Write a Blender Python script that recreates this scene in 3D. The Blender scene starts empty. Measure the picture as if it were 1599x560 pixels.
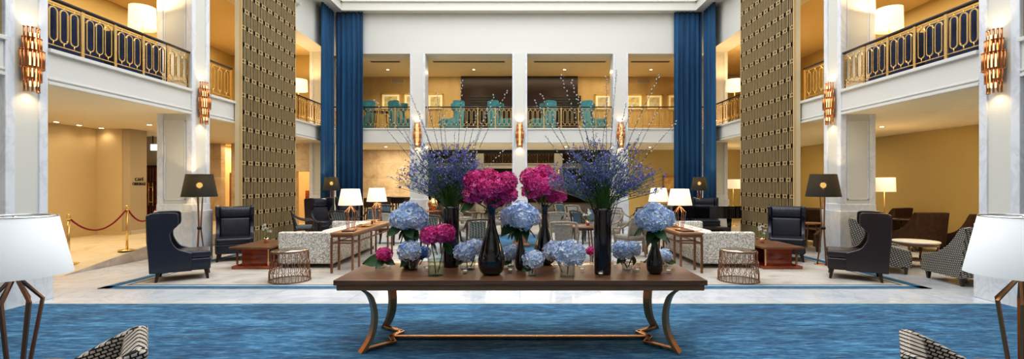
import bpy, bmesh, math, random
from mathutils import Vector, Matrix
PI = math.pi
sc = bpy.context.scene
COL = sc.collection
rnd = random.Random(7)
# ---- the camera's numbers, used only to turn measured directions into world positions
H, F, U0, V0 = 1.65, 740.0, 812.0, 285.0
def XU(u, y): return (u - U0) / F * y
def ZV(v, y): return H - (v - V0) * y / F
def R(d): return math.radians(d)

# ============================================================ materials
def new_mat(name):
    m = bpy.data.materials.new(name); m.use_nodes = True
    nt = m.node_tree
    return m, nt, nt.nodes['Principled BSDF']
def setp(b, **k):
    for n, v in k.items():
        n = {'rough': 'Roughness', 'metal': 'Metallic', 'trans': 'Transmission Weight', 'ior': 'IOR', 'coat': 'Coat Weight',
             'sheen': 'Sheen Weight', 'spec': 'Specular IOR Level', 'es': 'Emission Strength', 'alpha': 'Alpha'}.get(n, n)
        b.inputs[n].default_value = v
def c4(c): return (c[0], c[1], c[2], 1.0)
def plain(name, col, rough=.5, **k):
    m, nt, b = new_mat(name)
    b.inputs['Base Color'].default_value = c4(col); setp(b, rough=rough, **k)
    return m
def ramp(nt, fac, stops):
    r = nt.nodes.new('ShaderNodeValToRGB')
    e = r.color_ramp.elements
    while len(e) < len(stops): e.new(.5)
    for i, (p, c) in enumerate(stops):
        e[i].position = p; e[i].color = c4(c)
    nt.links.new(fac, r.inputs[0]); return r.outputs[0]
def coords(nt, scale=(1, 1, 1), kind='Object', rot=(0, 0, 0)):
    t = nt.nodes.new('ShaderNodeTexCoord'); mp = nt.nodes.new('ShaderNodeMapping')
    mp.inputs['Scale'].default_value = scale; mp.inputs['Rotation'].default_value = rot
    nt.links.new(t.outputs[kind], mp.inputs[0]); return mp.outputs[0]
def noise(nt, vec, scale, detail=4, rough=.55, dist=0):
    n = nt.nodes.new('ShaderNodeTexNoise')
    n.inputs['Scale'].default_value = scale; n.inputs['Detail'].default_value = detail
    n.inputs['Roughness'].default_value = rough; n.inputs['Distortion'].default_value = dist
    nt.links.new(vec, n.inputs['Vector']); return n.outputs['Fac']
def bump(nt, b, h, strength=.3, dist=.01):
    n = nt.nodes.new('ShaderNodeBump'); n.inputs['Strength'].default_value = strength; n.inputs['Distance'].default_value = dist
    nt.links.new(h, n.inputs['Height']); nt.links.new(n.outputs[0], b.inputs['Normal'])
def noisy(name, stops, scale=4, stretch=(1, 1, 1), rough=.5, detail=4, dist=0, bmp=0, bd=.005, **k):
    m, nt, b = new_mat(name)
    f = noise(nt, coords(nt, stretch), scale, detail, .6, dist)
    nt.links.new(ramp(nt, f, stops), b.inputs['Base Color'])
    if bmp: bump(nt, b, f, bmp, bd)
    setp(b, rough=rough, **k); return m
def mixc(nt, fac, a, b2, mode='MIX'):
    n = nt.nodes.new('ShaderNodeMix'); n.data_type = 'RGBA'; n.blend_type = mode
    if isinstance(fac, (int, float)): n.inputs[0].default_value = fac
    else: nt.links.new(fac, n.inputs[0])
    for i, x in ((6, a), (7, b2)):
        if isinstance(x, tuple): n.inputs[i].default_value = c4(x)
        else: nt.links.new(x, n.inputs[i])
    return n.outputs[2]
def planar(nt, ax, s):
    """vector made of two sums of object axes: ax = ((x,y,z),(x,y,z))"""
    t = nt.nodes.new('ShaderNodeTexCoord')
    outs = []
    for a in ax:
        d = nt.nodes.new('ShaderNodeVectorMath'); d.operation = 'DOT_PRODUCT'
        nt.links.new(t.outputs['Object'], d.inputs[0]); d.inputs[1].default_value = tuple(q * s for q in a)
        outs.append(d.outputs['Value'])
    c = nt.nodes.new('ShaderNodeCombineXYZ')
    nt.links.new(outs[0], c.inputs[0]); nt.links.new(outs[1], c.inputs[1]); return c.outputs[0]
def marble(name, base, vein, rough=.2, tile=None, scale=1.1, amount=1.0):
    m, nt, b = new_mat(name)
    v = coords(nt, (1, 1, .6))
    f = noise(nt, v, scale, 8, .65, 1.6)
    mid = tuple(base[i] * (1 - .35 * amount) + vein[i] * .35 * amount for i in range(3))
    col = ramp(nt, f, [(.30, base), (.46, mid), (.50, vein), (.54, mid), (.72, base)])
    f2 = noise(nt, v, scale * 7, 6, .7)
    col = mixc(nt, .22, col, ramp(nt, f2, [(.3, vein), (.7, base)]))
    if tile:
        br = nt.nodes.new('ShaderNodeTexBrick'); br.offset = 0.0
        nt.links.new(coords(nt, (1, 1, 1)), br.inputs['Vector'])
        br.inputs['Scale'].default_value = 1; br.inputs['Brick Width'].default_value = tile[0]; br.inputs['Row Height'].default_value = tile[1]
        br.inputs['Mortar Size'].default_value = .004
        br.inputs['Color1'].default_value = (1, 1, 1, 1); br.inputs['Color2'].default_value = (.84, .86, .88, 1); br.inputs['Mortar'].default_value = (.55, .55, .53, 1)
        col = mixc(nt, .8, col, br.outputs['Color'], 'MULTIPLY')
    nt.links.new(col, b.inputs['Base Color']); setp(b, rough=rough); return m
def emis(name, col, s, base=None):
    m, nt, b = new_mat(name)
    b.inputs['Base Color'].default_value = c4(base or col)
    b.inputs['Emission Color'].default_value = c4(col); setp(b, es=s, rough=.7); return m

MT = {}
MT['floor'] = marble('white_marble_floor', (.82, .86, .90), (.64, .68, .73), .14, (1.2, .62), .9)
MT['pier'] = marble('pier_marble', (.84, .86, .89), (.66, .68, .72), .3, None, 1.6)
MT['plinth'] = marble('plinth_marble', (.74, .75, .77), (.58, .60, .63), .25, None, 2.2)
MT['panel'] = plain('cream_panel', (.70, .69, .63), .5)
MT['white'] = plain('white_plaster', (.73, .72, .675), .6)
MT['cornice'] = plain('cornice_plaster', (.71, .695, .63), .6)
MT['warmceil'] = noisy('warm_ceiling', [(.3, (.80, .70, .50)), (.7, (.84, .74, .55))], .4, rough=.7)
MT['goldceil'] = plain('gold_ceiling', (.70, .55, .30), .6)
MT['gold'] = noisy('gold_wall', [(.3, (.46, .34, .13)), (.7, (.50, .375, .15))], .5, rough=.6)
MT['tan'] = noisy('tan_wall', [(.3, (.58, .45, .25)), (.7, (.63, .50, .29))], .5, rough=.6)
MT['grey_tan'] = plain('grey_tan_wall', (.46, .38, .26), .6)
MT['stripe'] = noisy('wallcovering', [(.3, (.52, .38, .17)), (.7, (.62, .46, .22))], 3, (1, 1, .2), .6)
m, nt, b = new_mat('stone_wall')
v = coords(nt, (1, 1, 1)); f = noise(nt, v, 2.4, 8, .7, .6)
col = ramp(nt, f, [(.3, (.52, .38, .23)), (.5, (.70, .56, .38)), (.7, (.80, .68, .50))])
br = nt.nodes.new('ShaderNodeTexBrick'); br.offset = 0
nt.links.new(planar(nt, ((1, 1, 0), (0, 0, 1)), 1), br.inputs['Vector'])
br.inputs['Scale'].default_value = 1; br.inputs['Brick Width'].default_value = .95; br.inputs['Row Height'].default_value = .62
br.inputs['Mortar Size'].default_value = .004; br.inputs['Color1'].default_value = (1, 1, 1, 1); br.inputs['Color2'].default_value = (.86, .85, .83, 1); br.inputs['Mortar'].default_value = (.55, .5, .45, 1)
nt.links.new(mixc(nt, .9, col, br.outputs['Color'], 'MULTIPLY'), b.inputs['Base Color']); setp(b, rough=.4)
MT['stone'] = m
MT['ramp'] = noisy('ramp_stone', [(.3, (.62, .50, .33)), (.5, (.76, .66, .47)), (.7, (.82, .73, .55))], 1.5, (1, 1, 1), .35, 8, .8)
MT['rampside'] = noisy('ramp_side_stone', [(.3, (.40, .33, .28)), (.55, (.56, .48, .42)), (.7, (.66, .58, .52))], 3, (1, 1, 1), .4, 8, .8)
# blue carpet
m, nt, b = new_mat('blue_silk_carpet')
v = coords(nt, (.55, 2.6, 1)); f = noise(nt, v, 3.2, 7, .68, .7)
f2 = noise(nt, coords(nt, (1.2, 7, 1), rot=(0, 0, .2)), 5, 5, .7)
c1 = ramp(nt, f, [(.32, (.005, .040, .10)), (.45, (.010, .095, .20)), (.54, (.025, .18, .34)), (.66, (.16, .42, .62))])
c2 = ramp(nt, f2, [(.38, (.004, .035, .10)), (.50, (.018, .13, .27)), (.64, (.24, .50, .70))])
f3 = noise(nt, coords(nt, (.6, 1.3, 1)), .9, 3, .5)
cc = mixc(nt, .45, c1, c2)
nt.links.new(mixc(nt, .75, cc, ramp(nt, f3, [(.35, (.45, .50, .55)), (.65, (1, 1, 1))]), 'MULTIPLY'), b.inputs['Base Color']); setp(b, rough=.85, sheen=.05); bump(nt, b, f2, .35, .01)
MT['blue_carpet'] = m
MT['rug'] = noisy('grey_beige_rug', [(.3, (.33, .31, .29)), (.45, (.52, .48, .43)), (.6, (.60, .56, .50)), (.72, (.42, .43, .44))], 1.6, (1, 1.6, 1), .9, 8, .9, .2)
MT['rugblue'] = noisy('rug_border_blue', [(.3, (.02, .11, .22)), (.7, (.05, .19, .33))], 8, rough=.9)
MT['stonetrim'] = plain('beige_floor_trim', (.62, .55, .42), .35)
def wood(name, a, b2, rough=.3, coat=.2, st=(1, 14, 14)):
    m, nt, b = new_mat(name)
    f = noise(nt, coords(nt, st), 1.6, 6, .6, .6)
    nt.links.new(ramp(nt, f, [(.3, a), (.7, b2)]), b.inputs['Base Color']); setp(b, rough=rough, coat=coat); return m
MT['walnut'] = wood('walnut_veneer', (.13, .060, .030), (.27, .135, .070), .30, .12)
MT['walnut_light'] = wood('light_walnut_edge', (.30, .15, .07), (.40, .21, .10), .4, .1)
MT['darkwood'] = wood('dark_stained_wood', (.018, .010, .007), (.045, .024, .014), .3, .3)
MT['midwood'] = wood('mid_brown_wood', (.16, .075, .035), (.27, .13, .06), .3, .2, (14, 14, 1))
MT['redwood'] = wood('red_polished_veneer', (.16, .025, .010), (.50, .12, .04), .15, .5, (2, 6, 6))
MT['bronze'] = plain('bronze_metal', (.55, .26, .12), .28, metal=1.0)
MT['copper'] = plain('copper_metal', (.88, .46, .24), .22, metal=1.0)
MT['brass'] = plain('brass_metal', (.86, .60, .26), .25, metal=1.0)
MT['brassbar'] = plain('lattice_brass', (.66, .50, .27), .4, metal=.15)
MT['gilt'] = plain('gilt_frame', (.80, .55, .16), .35, metal=.7)
MT['chrome'] = plain('polished_metal', (.8, .8, .8), .15, metal=1.0)
MT['copperframe'] = plain('smoked_copper_frame', (.34, .17, .10), .32, metal=.85)
def leather(name, col):
    m, nt, b = new_mat(name)
    f = noise(nt, coords(nt), 60, 3); f2 = noise(nt, coords(nt, (9, 2, 1.2)), 1.6, 3)
    b.inputs['Base Color'].default_value = c4(col); setp(b, rough=.30, coat=.3)
    mx = nt.nodes.new('ShaderNodeMath'); mx.operation = 'MULTIPLY_ADD'; nt.links.new(f, mx.inputs[0]); mx.inputs[1].default_value = .05; nt.links.new(f2, mx.inputs[2])
    bump(nt, b, mx.outputs[0], .35, .03); return m
MT['leather'] = leather('navy_leather', (.018, .020, .034))
MT['bleather'] = leather('brown_leather', (.030, .016, .014))
MT['teal'] = noisy('teal_velvet', [(.3, (.03, .20, .22)), (.7, (.10, .38, .40))], 6, rough=.7, sheen=.4)
MT['navyfab'] = noisy('navy_fabric', [(.3, (.012, .020, .06)), (.7, (.03, .045, .11))], 8, rough=.8)
MT['brownfab'] = noisy('dark_brown_fabric', [(.3, (.035, .014, .008)), (.7, (.07, .03, .016))], 12, rough=.75)
MT['greyfab'] = noisy('grey_fabric', [(.3, (.22, .21, .19)), (.7, (.33, .31, .28))], 20, rough=.85)
MT['whitefab'] = noisy('pale_fabric', [(.3, (.55, .54, .51)), (.7, (.66, .65, .62))], 20, rough=.85)
MT['bluefab'] = noisy('slate_blue_fabric', [(.3, (.05, .09, .12)), (.7, (.10, .16, .20))], 14, rough=.8)
MT['greywood'] = wood('greyed_wood', (.20, .16, .12), (.32, .27, .21), .45, 0, (12, 12, 2))
MT['creamcush'] = plain('cream_cushion', (.72, .66, .55), .8)
def cubes(name, light, dark, cell, mortar=.16):
    m, nt, b = new_mat(name)
    br = nt.nodes.new('ShaderNodeTexBrick'); br.offset = .5; br.squash = 1
    nt.links.new(planar(nt, ((1, 1, .35), (.25, -.25, 1)), 1 / cell), br.inputs['Vector'])
    br.inputs['Scale'].default_value = 1; br.inputs['Brick Width'].default_value = 1.1; br.inputs['Row Height'].default_value = .72
    br.inputs['Mortar Size'].default_value = mortar; br.inputs['Mortar Smooth'].default_value = 0
    br.inputs['Color1'].default_value = c4(light); br.inputs['Color2'].default_value = c4(tuple(q * .85 for q in light)); br.inputs['Mortar'].default_value = c4(dark)
    nt.links.new(br.outputs['Color'], b.inputs['Base Color']); setp(b, rough=.8); return m
MT['cube_big'] = cubes('cube_weave_large', (.66, .58, .49), (.010, .008, .008), .038, .13)
MT['cube_small'] = cubes('cube_weave_small', (.50, .47, .40), (.015, .015, .02), .040, .15)
MT['cube_check'] = cubes('check_weave', (.40, .45, .44), (.02, .03, .03), .045, .17)
m, nt, b = new_mat('damask_fabric')
v = planar(nt, ((1, 1, 0), (0, 0, 1)), 1)
w = nt.nodes.new('ShaderNodeTexVoronoi'); w.feature = 'DISTANCE_TO_EDGE'; w.inputs['Scale'].default_value = 19
nz = nt.nodes.new('ShaderNodeTexNoise'); nz.inputs['Scale'].default_value = 9; nt.links.new(v, nz.inputs['Vector'])
mv = nt.nodes.new('ShaderNodeVectorMath'); mv.operation = 'MULTIPLY_ADD'; nt.links.new(nz.outputs['Color'], mv.inputs[0]); mv.inputs[1].default_value = (.22, .22, .22); nt.links.new(v, mv.inputs[2])
nt.links.new(mv.outputs[0], w.inputs['Vector'])
nt.links.new(ramp(nt, w.outputs['Distance'], [(.0, (.36, .32, .27)), (.07, (.52, .48, .42)), (.14, (.84, .82, .78)), (1, (.88, .86, .83))]), b.inputs['Base Color']); setp(b, rough=.9)
MT['damask'] = m
# curtain velvet
m, nt, b = new_mat('blue_velvet')
f = noise(nt, coords(nt, (3, 3, .25)), 2, 4)
nt.links.new(ramp(nt, f, [(.3, (.003, .038, .10)), (.7, (.007, .09, .21))]), b.inputs['Base Color']); setp(b, rough=.8, sheen=.12)
MT['velvet'] = m
MT['black'] = plain('black_gloss', (.006, .006, .007), .04, coat=1.0)
MT['blackglass'] = plain('black_glass', (.012, .007, .008), .05, coat=.6)
MT['blackmatte'] = plain('black_matte', (.01, .01, .01), .6)
MT['ebony'] = plain('dark_panel_wood', (.022, .009, .006), .35)
MT['lattback'] = plain('lattice_backing', (.010, .004, .003), .8, spec=.1)
MT['lattstrip'] = plain('lattice_strip', (.13, .09, .042), .6, spec=.2)
MT['lattend'] = plain('lattice_end_panel', (.68, .60, .42), .45)
def sheer(name, tint, refl):
    m, nt, b = new_mat(name)
    nt.nodes.remove(b)
    tr = nt.nodes.new('ShaderNodeBsdfTransparent'); tr.inputs['Color'].default_value = c4(tint)
    gl = nt.nodes.new('ShaderNodeBsdfGlossy'); gl.inputs['Roughness'].default_value = .03
    lw = nt.nodes.new('ShaderNodeLayerWeight'); lw.inputs['Blend'].default_value = .5
    pw = nt.nodes.new('ShaderNodeMath'); pw.operation = 'POWER'; nt.links.new(lw.outputs['Facing'], pw.inputs[0]); pw.inputs[1].default_value = 3
    fr = nt.nodes.new('ShaderNodeMath'); fr.operation = 'MULTIPLY_ADD'; nt.links.new(pw.outputs[0], fr.inputs[0]); fr.inputs[1].default_value = refl; fr.inputs[2].default_value = .05
    mx = nt.nodes.new('ShaderNodeMixShader'); nt.links.new(fr.outputs[0], mx.inputs[0]); nt.links.new(tr.outputs[0], mx.inputs[1]); nt.links.new(gl.outputs[0], mx.inputs[2])
    nt.links.new(mx.outputs[0], nt.nodes['Material Output'].inputs[0]); return m
MT['glass'] = sheer('clear_glass', (.93, .95, .95), .6)
MT['water'] = sheer('water', (.86, .90, .80), .25)
MT['wax'] = emis('white_wax', (1, .9, .75), .25, (.9, .88, .82))
MT['rope'] = noisy('red_velvet_rope', [(.3, (.20, .005, .015)), (.7, (.34, .01, .03))], 30, rough=.7)
MT['linen'] = emis('white_linen_shade', (.88, .93, .97), .10, (.82, .84, .85))
MT['litshade'] = emis('glowing_cream_shade', (1.0, .80, .55), .42, (.8, .75, .65))
MT['goldshade'] = emis('glowing_warm_shade', (1.0, .74, .40), 1.0, (.8, .7, .5))
m, nt, b = new_mat('black_shade_fabric')       # thin black fabric, the bulb shows faintly through
b.inputs['Base Color'].default_value = (.012, .012, .010, 1); setp(b, rough=.8)
t = nt.nodes.new('ShaderNodeTexCoord'); g = nt.nodes.new('ShaderNodeVectorMath'); g.operation = 'LENGTH'
mp = nt.nodes.new('ShaderNodeMapping'); nt.links.new(t.outputs['Object'], mp.inputs[0]); mp.inputs['Scale'].default_value = (1, 1, 1)
MT['blackshade'] = m
MT['shadelining'] = emis('gold_shade_lining', (1, .62, .25), .8, (.7, .45, .15))
MT['bulb'] = emis('bulb', (1, .78, .45), 60)
MT['downlens'] = emis('downlight_lens', (1, .86, .62), 14)
MT['sconcecore'] = emis('sconce_core', (1, .62, .26), 2.6)
MT['exit'] = emis('white_lightbox', (.95, 1, .96), 2.0)
MT['leaf'] = noisy('green_leaf', [(.3, (.012, .055, .010)), (.7, (.04, .13, .03))], 14, rough=.4)
MT['leaf_light'] = noisy('light_green_leaf', [(.3, (.06, .18, .04)), (.7, (.14, .32, .08))], 14, rough=.4)
MT['stem'] = plain('green_stem', (.10, .22, .05), .5)
MT['twig'] = plain('dark_twig', (.045, .028, .018), .6)
MT['catkin'] = plain('white_catkin', (.92, .90, .86), .9)
MT['potcopper'] = plain('rose_copper_pot', (.75, .42, .32), .25, metal=.9)
MT['book'] = plain('dark_book_cover', (.10, .06, .04), .5)
MT['skirting'] = plain('pale_skirting', (.58, .53, .45), .5)
MT['greymetal'] = plain('grey_grille', (.30, .27, .22), .5)
def petal(name, stops):
    m, nt, b = new_mat(name)
    g = nt.nodes.new('ShaderNodeNewGeometry')
    nt.links.new(ramp(nt, g.outputs['Random Per Island'], stops), b.inputs['Base Color']); setp(b, rough=.6, sheen=.1)
    b.inputs['Subsurface Weight'].default_value = 0
    return m
MT['pink'] = petal('pink_petals', [(0, (.42, .010, .13)), (.4, (.68, .025, .25)), (.8, (.84, .07, .38)), (1, (.92, .26, .54))])
MT['blue'] = petal('blue_petals', [(0, (.36, .52, .84)), (.35, (.56, .70, .94)), (.75, (.76, .85, .97)), (1, (.92, .95, .99))])
MT['paleblue'] = petal('pale_blue_petals', [(0, (.44, .56, .84)), (.5, (.72, .80, .94)), (1, (.94, .95, .97))])
MT['deepblue'] = petal('deep_blue_petals', [(0, (.04, .12, .45)), (.5, (.10, .25, .62)), (1, (.28, .45, .80))])
MT['lavender'] = petal('violet_florets', [(0, (.08, .05, .36)), (.5, (.15, .12, .62)), (.85, (.28, .28, .78)), (1, (.50, .54, .80))])
MT['silver'] = petal('silvery_florets', [(0, (.16, .20, .30)), (1, (.42, .48, .56))])
MT['whitepetal'] = petal('white_petals', [(0, (.75, .74, .68)), (1, (.9, .9, .86))])
def painting(name, a, b2, c):
    return noisy(name, [(.3, a), (.5, b2), (.65, c)], 3.5, (1, 1, 2.5), .5, 6, .5)
MT['paint1'] = painting('landscape_green', (.35, .33, .12), (.72, .62, .30), (.80, .76, .55))
MT['paint2'] = painting('landscape_blue', (.40, .36, .22), (.70, .60, .36), (.62, .68, .62))
MT['paint3'] = painting('painting_gold', (.42, .20, .05), (.62, .38, .12), (.70, .50, .20))
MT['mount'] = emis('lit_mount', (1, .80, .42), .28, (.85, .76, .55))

# ============================================================ mesh helper
class MB:
    def __init__(s): s.v = []; s.f = []; s.sm = []
    def add(s, vs, fs, M=None, smooth=False):
        o = len(s.v)
        s.v += [tuple(M @ Vector(p)) for p in vs] if M else [tuple(p) for p in vs]
        s.f += [tuple(i + o for i in q) for q in fs]; s.sm += [smooth] * len(fs); return s
    def box(s, c, d, rz=0, M=None):
        x, y, z = (q / 2 for q in d)
        vs = [(-x, -y, -z), (x, -y, -z), (x, y, -z), (-x, y, -z), (-x, -y, z), (x, -y, z), (x, y, z), (-x, y, z)]
        T = Matrix.Translation(c) @ Matrix.Rotation(rz, 4, 'Z')
        if M: T = M @ T
        return s.add(vs, [(3, 2, 1, 0), (4, 5, 6, 7), (0, 1, 5, 4), (1, 2, 6, 5), (2, 3, 7, 6), (3, 0, 4, 7)], T)
    def bb(s, x0, x1, y0, y1, z0, z1):
        return s.box(((x0 + x1) / 2, (y0 + y1) / 2, (z0 + z1) / 2), (x1 - x0, y1 - y0, z1 - z0))
    def prism(s, poly, a0, a1, axis='x', M=None, smooth=False):
        """poly of 2-D points; axis x -> (y,z) points, y -> (x,z), z -> (x,y)"""
        def P(p, a): return (a, p[0], p[1]) if axis == 'x' else (p[0], a, p[1]) if axis == 'y' else (p[0], p[1], a)
        n = len(poly); vs = [P(p, a0) for p in poly] + [P(p, a1) for p in poly]
        fs = [tuple(range(n - 1, -1, -1)), tuple(range(n, 2 * n))] + [(i, (i + 1) % n, n + (i + 1) % n, n + i) for i in range(n)]
        return s.add(vs, fs, M, smooth)
    def lathe(s, prof, n=32, c=(0, 0, 0), cap=True, M=None, smooth=True):
        vs = []; fs = []
        for r, z in prof:
            for k in range(n):
                a = 2 * PI * k / n; vs.append((c[0] + r * math.cos(a), c[1] + r * math.sin(a), c[2] + z))
        for i in range(len(prof) - 1):
            for k in range(n):
                k2 = (k + 1) % n; fs.append((i * n + k, i * n + k2, (i + 1) * n + k2, (i + 1) * n + k))
        if cap:
            fs.append(tuple(range(n - 1, -1, -1))); fs.append(tuple(range((len(prof) - 1) * n, len(prof) * n)))
        return s.add(vs, fs, M, smooth)
    def tube(s, pts, r, n=8, rs=None, closed=False, flat=None):
        pts = [Vector(p) for p in pts]; vs = []; fs = []; N = len(pts); up = None
        for i, p in enumerate(pts):
            a = pts[(i - 1) % N] if (closed or i) else p; b = pts[(i + 1) % N] if (closed or i < N - 1) else p
            t = (b - a).normalized()
            if up is None:
                up = Vector((0, 0, 1)) if abs(t.z) < .9 else Vector((1, 0, 0))
            x = t.cross(up).normalized(); y = x.cross(t).normalized(); up = y
            q = rs[i] if rs else r
            for k in range(n):
                an = 2 * PI * (k + .5) / n
                w, h = (q, q) if flat is None else (q * flat[0], q * flat[1])
                vs.append(p + x * math.cos(an) * w + y * math.sin(an) * h)
        for i in range(N if closed else N - 1):
            j = (i + 1) % N
            for k in range(n):
                k2 = (k + 1) % n; fs.append((i * n + k, i * n + k2, j * n + k2, j * n + k))
        if not closed: fs.append(tuple(range(n - 1, -1, -1))); fs.append(tuple(range((N - 1) * n, N * n)))
        return s.add(vs, fs, None, n > 5)
    def mesh(s, name, m):
        me = bpy.data.meshes.new(name); me.from_pydata(s.v, [], s.f)
        me.polygons.foreach_set('use_smooth', s.sm); me.materials.append(MT[m] if isinstance(m, str) else m); me.update(); return me
    def build(s, name, m, parent=None, loc=(0, 0, 0), rz=0, bevel=0, seg=2, smooth=False, sub=0):
        o = bpy.data.objects.new(name, s.mesh(name, m)); COL.objects.link(o)
        o.location = loc; o.rotation_euler = (0, 0, rz)
        if parent: o.parent = parent
        if bevel:
            b = o.modifiers.new('bevel', 'BEVEL'); b.width = bevel; b.segments = seg; b.limit_method = 'ANGLE'; b.angle_limit = R(35)
        if sub:
            d = o.modifiers.new('sub', 'SUBSURF'); d.levels = sub; d.render_levels = sub
        if smooth:
            for p in o.data.polygons: p.use_smooth = True
            if bevel: 
                w = o.modifiers.new('wn', 'WEIGHTED_NORMAL')
        return o
def tag(o, label, cat, group=None):
    o['label'] = label; o['category'] = cat
    if group: o['group'] = group
    return o
def thing(name, label, cat, loc=(0, 0, 0), rz=0, group=None):
    o = bpy.data.objects.new(name, None); COL.objects.link(o); o.location = loc; o.rotation_euler = (0, 0, rz)
    o.empty_display_size = .1
    return tag(o, label, cat, group)
def struct(name, mb, m, parent=None, **k):
    o = mb.build(name, m, parent, **k)
    if not parent: o['kind'] = 'structure'
    return o
def kids(o): return [c for c in o.children]
def dup(root, loc, rz, label, group=None, scale=None):
    def cp(o, par):
        c = o.copy(); COL.objects.link(c); c.parent = par
        for ch in kids(o): cp(ch, c)
        return c
    r = cp(root, None); r.location = loc; r.rotation_euler = (0, 0, rz); r['label'] = label
    if group: r['group'] = group
    if scale: r.scale = (scale,) * 3
    return r
def curve_pts(pts, n=6):
    """Catmull-Rom through 2-D or 3-D points"""
    P = [Vector(p) for p in pts]; out = []
    for i in range(len(P) - 1):
        a = P[max(i - 1, 0)]; b = P[i]; c = P[i + 1]; d = P[min(i + 2, len(P) - 1)]
        for k in range(n):
            t = k / n
            out.append(.5 * ((2 * b) + (c - a) * t + (2 * a - 5 * b + 4 * c - d) * t * t + (3 * b - a - 3 * c + d) * t ** 3))
    out.append(P[-1]); return out

# ============================================================ lights
def area(name, loc, size, power, col, sy=None, rot=(0, 0, 0), spread=None, disk=False):
    l = bpy.data.lights.new(name, 'AREA'); l.energy = power; l.color = col; l.size = size
    if sy: l.shape = 'RECTANGLE'; l.size_y = sy
    if disk: l.shape = 'DISK'
    if spread: l.spread = spread
    o = bpy.data.objects.new(name, l); COL.objects.link(o); o.location = loc; o.rotation_euler = rot; return o
def point(name, loc, power, col, r=.05):
    l = bpy.data.lights.new(name, 'POINT'); l.energy = power; l.color = col; l.shadow_soft_size = r
    o = bpy.data.objects.new(name, l); COL.objects.link(o); o.location = loc; return o
def spot(name, loc, power, col, rot=(0, 0, 0), size=100, blend=.6, r=.04):
    l = bpy.data.lights.new(name, 'SPOT'); l.energy = power; l.color = col; l.shadow_soft_size = r; l.spot_size = R(size); l.spot_blend = blend
    o = bpy.data.objects.new(name, l); COL.objects.link(o); o.location = loc; o.rotation_euler = rot; return o

# ============================================================ the setting
ZS0, ZS1 = 3.06, 3.54          # balcony slab
ZC, ZT = 6.25, 7.57            # upper aisle ceiling, hall soffit
XL, XR = -6.7, 6.6
YB = 16.6                      # rear face of the hall
struct('floor', MB().bb(-13, 12.5, -7, 40, -.12, 0), 'floor')
struct('trim_1', MB().bb(-6.62, 6.52, 6.42, 6.47, 0, .012), 'stonetrim')
# piers
def pier(x0, x1, y0, y1, z1=ZT, side=1):
    t = MB().bb(x0 + .02, x1 - .02, y0 + .02, y1 - .02, 0, z1)
    o = struct('column', t, 'panel')
    e = MB(); w = .12
    for a in (x0, x1 - w):
        for c in (y0, y1 - w): e.bb(a, a + w, c, c + w, 0, z1)
    for zz in (1.07, ):
        e.bb(x0 - .006, x1 + .006, y0 - .006, y1 + .006, zz, zz + .14)
    e.build('marble_edge', 'pier', o, bevel=.008)
    f = MB(); g = .035   # raised panel moulding on the faces
    for (za, zb) in ((1.30, 2.92), (3.75, 6.1)):
        ys = (y0 + w + .02, y1 - w - .02); xs = (x0 + w + .02, x1 - w - .02)
        for yy in (y0 + .008,):
            f.bb(xs[0], xs[0] + .02, yy, yy + .02, za, zb).bb(xs[1] - .02, xs[1], yy, yy + .02, za, zb)
            f.bb(xs[0], xs[1], yy, yy + .02, za, za + .02).bb(xs[0], xs[1], yy, yy + .02, zb - .02, zb)
    f.build('panel_moulding', 'pier', o)
    MB().bb(x0 - .04, x1 + .04, y0 - .04, y1 + .04, 0, 1.07).build('plinth', 'plinth', o, bevel=.012)
    return o
LP = [(2.67, 3.23), (6.17, 6.73), (9.68, 10.24), (13.18, 13.80), (16.7, 17.3)]
RP = [(2.75, 3.31), (6.26, 6.82), (9.75, 10.30), (13.22, 13.82), (16.7, 17.3)]
for a, b_ in LP: pier(-7.42, XL, a, b_)
for a, b_ in RP: pier(XR, 7.32, a, b_)
colx = [-3.575, -.01, 3.51]
for x in colx:
    o = struct('column', MB().bb(x - .24, x + .24, 16.55, 17.13, 0, 6.16), 'white')
    e = MB()
    for s in (-1, 1):
        e.bb(x + s * .225 - .035, x + s * .225 + .035, 16.53, 17.15, 0, 6.16)
    e.build('marble_edge', 'pier', o)
    MB().bb(x - .28, x + .28, 16.5, 17.18, 0, 1.07).build('plinth', 'plinth', o, bevel=.01)
# balcony slabs with a white fascia, ledge and lower moulding
def slab(name, x0, x1, y0, y1): return struct(name, MB().bb(x0, x1, y0, y1, ZS0, ZS1 - .02), 'warmceil')
slab('ceiling_aisle_west', -12.5, XL - .05, -7, 17.3)
slab('ceiling_aisle_east', XR + .05, 12.4, -7, 20.6)
slab('ceiling_aisle_rear', XL - .05, XR + .05, YB + .05, 20.6)
def fascia(side, x, y0, y1):
    s = 1 if side == 'west' else -1
    m = MB(); m.bb(*sorted((x - s * .06, x - s * .02)), y0, y1, ZS0 - .01, ZS1)
    m.bb(*sorted((x - s * .3, x + s * .035)), y0, y1, ZS1 - .035, ZS1 + .02)
    m.bb(*sorted((x - s * .06, x + s * .0)), y0, y1, ZS0 + .06, ZS0 + .09)
    m.bb(*sorted((x - s * .06, x + s * .005)), y0, y1, ZS0 - .012, ZS0 + .03)
    struct('trim_' + side, m, 'white', bevel=.006)
ly = [-7] + [q for p in LP for q in p]; ry = [-7] + [q for p in RP for q in p]
for i in range(0, 10, 2):
    fascia('west', XL, ly[i], ly[i + 1]); fascia('east', XR, ry[i], ry[i + 1])
m = MB(); xs = [XL] + [q for x in colx for q in (x - .24, x + .24)] + [XR]
for i in range(0, 8, 2):
    m.bb(xs[i], xs[i + 1], YB, YB + .05, ZS0 - .01, ZS1); m.bb(xs[i], xs[i + 1], YB - .035, YB + .3, ZS1 - .035, ZS1 + .02)
    m.bb(xs[i], xs[i + 1], YB - .01, YB + .05, ZS0 - .01, ZS0 + .03)
struct('trim_rear', m, 'white', bevel=.006)
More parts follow.
